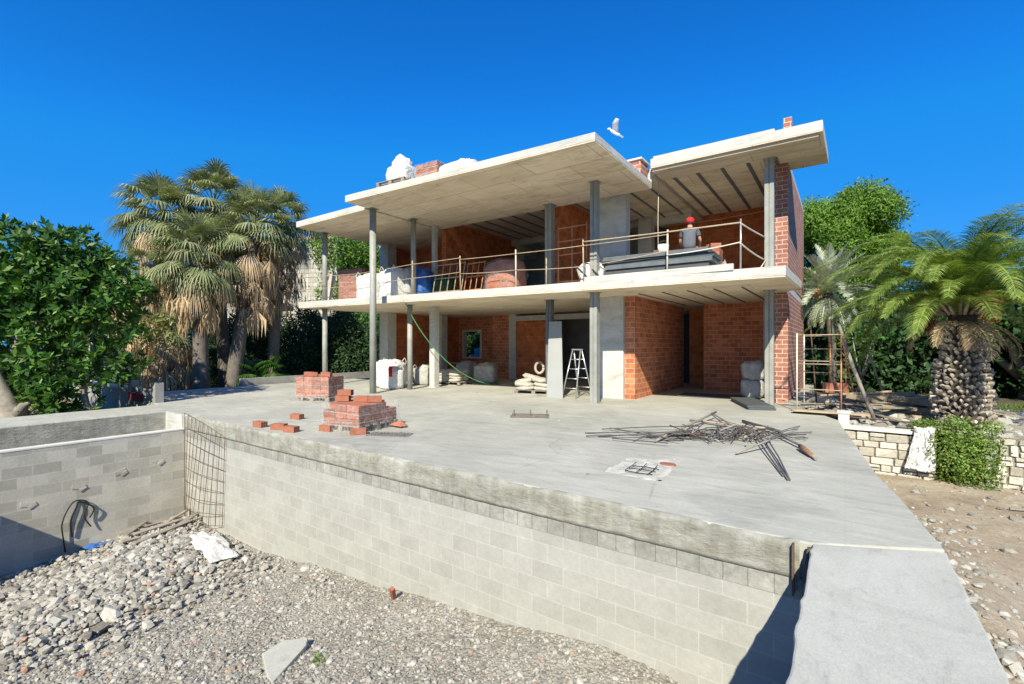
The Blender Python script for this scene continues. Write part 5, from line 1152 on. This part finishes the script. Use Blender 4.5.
# hedge trees behind the left side, each its own
def hedge(lat, d, z0, z1, w_, mat, label, group, seed, name='hedge_tree', L=.22, Wd=.07, per=700, cat='tree', dep=None):
    n = max(5, int((z1-z0)*3)); rr = random.Random(seed); b = []
    for i in range(n):
        q = i/(n-1); r_ = w_*.5*(1-.55*q**1.6)*rr.uniform(.75, 1.15); c = V(lat+rr.uniform(-.3, .3)*w_*.5*(1-q), d+rr.uniform(-.3, .3)*w_*.5, z0+r_*.6+(z1-z0-r_)*q); b.append(((tuple(c), (r_, r_, r_*1.1)), r_*r_+.1))
    return scatter_tree(name, tuple(V(lat, d, z0-.1)), b, per, L, Wd, mat, label, cat, trunk=[([V(lat, d, z0-.2), V(lat, d, (z0+z1)/2)], [.12, .06])], group=group, droop=-.25)
gh = 'dark conifers in front of the stone house'
for i, (lat, d, z1, w_) in enumerate(((-13.2, 25, 3.3, 2.2), (-12.0, 25, 2.9, 2.0), (-10.9, 25, 3.6, 2.2), (-9.8, 25.5, 3.0, 2.0), (-8.8, 25, 3.5, 2.3), (-7.7, 25.5, 2.7, 2.2), (-14.6, 25.5, 3.2, 2.4), (-16.2, 25, 3.0, 2.4), (-17.8, 24, 3.2, 2.6), (-19.6, 23, 3.0, 2.6))):
    hedge(lat, d, -.5, z1, w_, 'leaf_hedge', ('dark conifer under the stone house window', 'lower dark conifer between the palm trunks and the stone house', 'dark conifer in front of the right part of the stone house', 'low dark conifer left of the far left steel post', 'dark conifer behind the far left steel post', 'low dark conifer right of the far left steel post', 'dark conifer behind the leaning fan palm trunk', 'dark conifer behind the front fan palm trunk', 'dark conifer behind the short dead palm', 'dark conifer furthest left, behind the openwork garden wall')[i], gh, 20+i)
# trees behind
def broad(lat, d, zc, rl, rz_, mat, label, seed, name='tree', n=16, per=120, L=.3, Wd=.12, group=None, droop=0, r0=.3, cat='tree', base=-.5):
    c = V(lat, d, zc); b = blobs_in(c, (rl, rl, rz_), n, rl*.28, rl*.5, seed); bs = V(lat, d, base)
    return scatter_tree(name, tuple(bs), b, per, L, Wd, mat, label, cat, trunk=limbs(bs, b, r0, 7, seed), group=group, droop=droop)
broad(-11.6, 34, 6.8, 3.6, 3.0, 'leaf_pine', 'pine rising behind the left end of the house roof', 41, 'pine_tree', 40, 700, .26, .08)
broad(-9.2, 31, 1.9, 1.6, 1.7, 'leaf_citrus', 'bright green round tree seen under the upper floor slab at the left', 42, n=20, per=600, L=.22, Wd=.1)
broad(-12.3, 33, 3.0, 2.0, 1.8, 'leaf_pine_dark', 'dark tree beside the stone house, behind the posts', 43, n=22, per=500)
broad(-2.9, 30, 1.4, 2.0, 1.8, 'leaf_dark', 'dark tree behind the back of the house', 44, n=30, per=1300)
broad(-20.5, 26, 3.4, 3.6, 2.8, 'leaf_dark', 'dark tree behind the fan palms', 45, n=22, per=260)
broad(-26, 26, 3.6, 3.8, 3.0, 'leaf_dark', 'dark tree behind the big leaved tree at the far left', 46, n=22, per=260)
broad(-16.5, 33, 3.0, 3.0, 2.6, 'leaf_dark', 'dark tree in the gap left of the stone house', 47, n=18, per=260)
# right side
broad(21.8, 31, 8.0, 2.9, 3.4, 'leaf_pine', 'big round pine behind the right end of the house', 51, 'pine_tree', 60, 1100, .24, .075, r0=.35)
broad(25.4, 33, 7.6, 1.7, 2.2, 'leaf_pine', 'smaller lobe shaped pine right of the big round one', 52, 'pine_tree', 22, 1300, .24, .07, r0=.25)
for i, (lat, d, zc, rl, rz_) in enumerate(((17, 26, 2.2, 2.6, 2.4), (21, 25, 2.0, 2.8, 2.2), (25, 24, 2.3, 3.0, 2.6), (29, 24, 2.6, 3.2, 2.8), (15.5, 18, .8, 1.6, 1.6), (17.5, 16, 1.6, 2.2, 2.2), (20, 15, 1.8, 2.4, 2.4), (33, 26, 4.0, 3.6, 3.6), (13.2, 20, 1.2, 2.0, 1.8), (19, 20, 1.4, 2.6, 1.8))):
    broad(lat, d, zc, rl, rz_, 'leaf_dark', ('dark shaded tree behind the silvery palm', 'dark shaded tree behind the citrus tree', 'dark shaded tree left of the thick palm crown', 'dark shaded tree behind the thick palm trunk', 'dark shaded shrub tree behind the scrap boards', 'dark shaded tree just left of the thick palm trunk', 'dark shaded tree just right of the thick palm trunk', 'taller dark tree at the right edge behind the palm fronds', 'low dark tree behind the scaffold frame', 'low dark tree between citrus tree and thick palm')[i], 60+i, n=30, per=330, L=.3, Wd=.15, group='dark trees behind the thick palm')
broad(23.0, 23.5, 4.2, 1.9, 1.4, 'leaf_pine_dark', 'mid green tree peeking between the palm fronds at the right', 70, n=14)
broad(11.2, 15.2, 1.75, .85, .85, 'leaf_citrus', 'small citrus tree with fresh green leaves beside the leaning pole', 71, 'citrus_tree', 12, 330, .14, .07, r0=.06, base=-.1)
broad(15.4, 15.4, 2.0, .8, .8, 'leaf_citrus', 'small green tree right of the thick palm trunk', 72, 'citrus_tree', 10, 300, .16, .08, r0=.07, base=-.1)

def feather(mb, p0, az, el, L, curve, nl=46, ll=.42, lw=.022, side_droop=.35, twist=0, stiff=1.0):
    p = Vector(p0); d = Vector((math.cos(az)*math.cos(el), math.sin(az)*math.cos(el), math.sin(el))); s_ = Vector((-math.sin(az), math.cos(az), 0)); N = 16; pts = [p.copy()]; dirs = [d.copy()]; e = el
    for k in range(N):
        p = p+d*L/N; e -= curve/N*(.5+k/N); d = Vector((math.cos(az)*math.cos(e), math.sin(az)*math.cos(e), math.sin(e))); pts.append(p.copy()); dirs.append(d.copy())
    for k in range(N):
        w0 = .028*(1-k/N)+.006; mb.add([pts[k]-s_*w0, pts[k]+s_*w0, pts[k+1]+s_*w0*.9, pts[k+1]-s_*w0*.9], [(0, 1, 2, 3)])
    vs = []; fs = []
    for i in range(nl):
        u = .10+.90*(i+.5)/nl; k = min(N-1, int(u*N)); f_ = u*N-k; q = pts[k].lerp(pts[k+1], f_); dd = dirs[k]; nn = s_.cross(dd); 
        if nn.z < 0: nn = -nn
        l_ = ll*(math.sin(math.pi*min(1, u*.82+.14))**.6)*random.uniform(.85, 1.1)
        for sg in (-1, 1):
            v = (dd*(.55+.5*u)+s_*sg*(1.0-.25*u)+nn*random.uniform(.1, .35)*stiff).normalized(); m = q+v*l_*.5; v2 = (v+Vector((0, 0, -side_droop*random.uniform(.6, 1.3)))).normalized(); e_ = m+v2*l_*.5; t_ = dd*lw*.5; o = len(vs)
            vs += [q-t_*.6, q+t_*.6, m+t_, m-t_, e_]; fs += [(o, o+1, o+2, o+3), (o+3, o+2, o+4)]
    mb.add(vs, fs)
# thick trunked date palm
random.seed(11)
pb = Vector((2.05, 13.75, -.25)); pc = Vector((2.0, 13.7, 2.35))
t = thing('date_palm', tuple(pb), 'date palm with a very thick scaly trunk and arching fronds at the right', 'palm tree')
prof = [(0, .37), (.35, .42), (.9, .43), (1.35, .38), (1.7, .31), (2.1, .28), (2.6, .26)]
mb = MB(); mb.tube([pb+Vector((0, 0, h)) for h, r_ in prof], [r_-.03 for h, r_ in prof], 20); mb.build('trunk', 'boot_core', t)
mb = MB(); k = 0; h = .0
while h < 2.3:
    r_ = float(np.interp(h, [a for a, b in prof], [b for a, b in prof])); n = 21
    for i in range(n):
        a = 2*math.pi*(i+.5*(k % 2))/n+random.uniform(-.09, .09); c = pb+Vector((math.cos(a)*r_, math.sin(a)*r_, h+random.uniform(-.03, .03))); o_ = Vector((math.cos(a), math.sin(a), 0)); s_ = Vector((-math.sin(a), math.cos(a), 0)); w_ = .062*random.uniform(.5, 1.35)*r_/.5; u = Vector((random.uniform(-.2, .2), 0, random.uniform(.7, 1.2))); pr = random.uniform(.02, .13)
        vs = [c-s_*w_, c+u*(-.055), c+s_*w_, c+u*.055, c+o_*pr-s_*w_*.62+u*.03, c+o_*pr+u*(-.01), c+o_*pr+s_*w_*.62+u*.03, c+o_*pr*.85+u*.06]
        mb.add(vs, [(0, 1, 5, 4), (1, 2, 6, 5), (2, 3, 7, 6), (3, 0, 4, 7), (4, 5, 6, 7)])
    h += .088; k += 1
mb.build('leaf_scars', 'boot', t)
mb = MB()
for i in range(104):
    q = i/104; az = i*2.39996+random.uniform(-.15, .15); el = R(80-66*q**.9+random.uniform(-8, 8)); feather(mb, pc+Vector((math.cos(az)*.12, math.sin(az)*.12, .35*(1-q)-.1)), az, el, random.uniform(2.2, 3.1)*(1 if q > .15 else .85), R(108-15*q+random.uniform(-22, 18)), 84, .44, .021, .5)
mb.build('fronds', 'phoenix', t)
mb = MB()
for i in range(12): az = i*2.4; feather(mb, pc+Vector((math.cos(az)*.22, math.sin(az)*.22, -.25)), az, R(random.uniform(-35, 5)), random.uniform(.6, 1.3), R(85), 30, .28, .02, .8)
mb.build('dry_fronds', 'fan_dead', t)
mb = MB()
for i in range(22): az = i*2.4; p = pc+Vector((math.cos(az)*.3, math.sin(az)*.3, -.1)); mb.tube([p, p+Vector((math.cos(az)*.35, math.sin(az)*.35, .3))], [.04, .015], 5)
mb.build('frond_bases', 'boot', t)
def cluster(c, L, n, mat, name):
    mb = MB()
    for i in range(n):
        a = random.uniform(0, 6.28); r_ = random.uniform(0, .22); c2 = Vector(c)+Vector((r_*math.cos(a), r_*math.sin(a), -random.uniform(.15, 1)*L)); mb.add([c, c2+Vector((.012, 0, 0)), c2+Vector((0, 0, -.04)), c2-Vector((.012, 0, 0))], [(0, 1, 2, 3)])
        for j in range(7): p = Vector(c).lerp(c2, .35+.65*j/6)+Vector((random.uniform(-.03, .03), random.uniform(-.03, .03), 0)); s2 = .018; mb.add([p+Vector((s2, 0, 0)), p+Vector((0, s2, 0)), p+Vector((-s2, 0, 0)), p+Vector((0, -s2, 0)), p+Vector((0, 0, s2)), p+Vector((0, 0, -s2))], [(0, 1, 4), (1, 2, 4), (2, 3, 4), (3, 0, 4), (1, 0, 5), (2, 1, 5), (3, 2, 5), (0, 3, 5)])
    return mb.build(name, mat, t)
cluster(pc+Vector((.35, -.62, .35)), .65, 60, 'fruit', 'fruit_cluster')
cluster(pc+Vector((-.60, -.35, .1)), .65, 60, 'dead_cluster', 'fruit_cluster')
# silvery palm near the house
random.seed(12); c = Vector(V(11.6, 17.3, 3.5))
t = thing('silvery_palm', tuple(V(11.6, 17.3, -.2)), 'slender palm with stiff silvery fronds just right of the house', 'palm tree')
mb = MB(); mb.tube([V(11.75, 17.3, -.2), V(11.75, 17.3, 1.5), c], [.13, .12, .15], 10); mb.build('trunk', 'bark_palm', t)
mb = MB()
for i in range(34): q = i/34; feather(mb, c, i*2.4, R(82-85*q+random.uniform(-6, 6)), random.uniform(1.5, 2.1), R(28+60*q), 40, .36, .042, .15, stiff=1.6)
mb.build('fronds', 'silver_palm', t)
mb = MB()
for i in range(22): feather(mb, c+Vector((0, 0, -.15)), i*2.4, R(random.uniform(-35, -5)), random.uniform(1.2, 1.8), R(70), 24, .28, .025, .8)
mb.build('dry_fronds', 'silver_palm', t)
cluster(c+Vector((-.35, -.4, .25)), .45, 36, 'fruit', 'fruit_cluster')
# bush spilling over the low wall, ground cover
b = [((tuple(q[:3]), (q[3], q[3]*.7, q[4])), q[3]*q[3]*1.5) for q in ((1.45, 11.95, -.35, .2, .3), (1.9, 11.85, -.25, .16, .3), (1.68, 11.85, -.55, .15, .2), (2.2, 12.0, .12, .16, .12), (1.75, 12.2, .14, .2, .12), (1.3, 12.5, .0, .22, .1), (1.75, 12.0, -.55, .36, .42), (1.9, 12.15, -.15, .42, .25), (1.62, 12.05, -.75, .28, .3), (2.0, 11.95, -.8, .33, .3), (1.5, 12.35, -.02, .3, .14), (2.05, 12.0, -.45, .32, .35))]
scatter_tree('creeper_bush', (1.8, 12.1, -1), b, 5200, .055, .03, 'leaf_bush', 'bright green creeping bush spilling over the wall below the thick palm', 'bush', trunk=[([(1.85, 12.2, -1), (1.8, 12.1, -.3)], [.04, .02])])
def cover(name, box, n, zf, mat, label, L=.1, dens=None):
    P2 = pts_in(n, *box, dens); P = np.column_stack([P2, [zf(x, y) for x, y in P2]]); D = unit(n)*.6+np.array([0, 0, .8]); v, f = leaf_quads(P, D, unit(n), rng.uniform(.5, 1.2, n)*L, L*.22, .1)
    return tag(npmesh(name, v, f, mat), label, kind='stuff')
cover('ground_cover', (-.2, 4.5, 12.35, 13.4), 5000, uz, 'leaf_bush', 'low green plants behind the stone wall', .10, lambda x, y: fbm(x*2, y*2, 80) > .42)
cover('ground_cover', (2.4, 12, 12.3, 20), 9000, uz, 'grassy', 'shaded ground plants right of the palm', .14)
cover('leaf_litter', (-24, -19.4, 2, 20), 6000, lz, 'fan_dead', 'dry leaf litter under the palms', .12)
# weeds on the gravel
cover('weeds', (-4.72, -4.52, 2.88, 3.0), 60, gz, 'leaf_bush', 'small weed beside the concrete piece', .06)
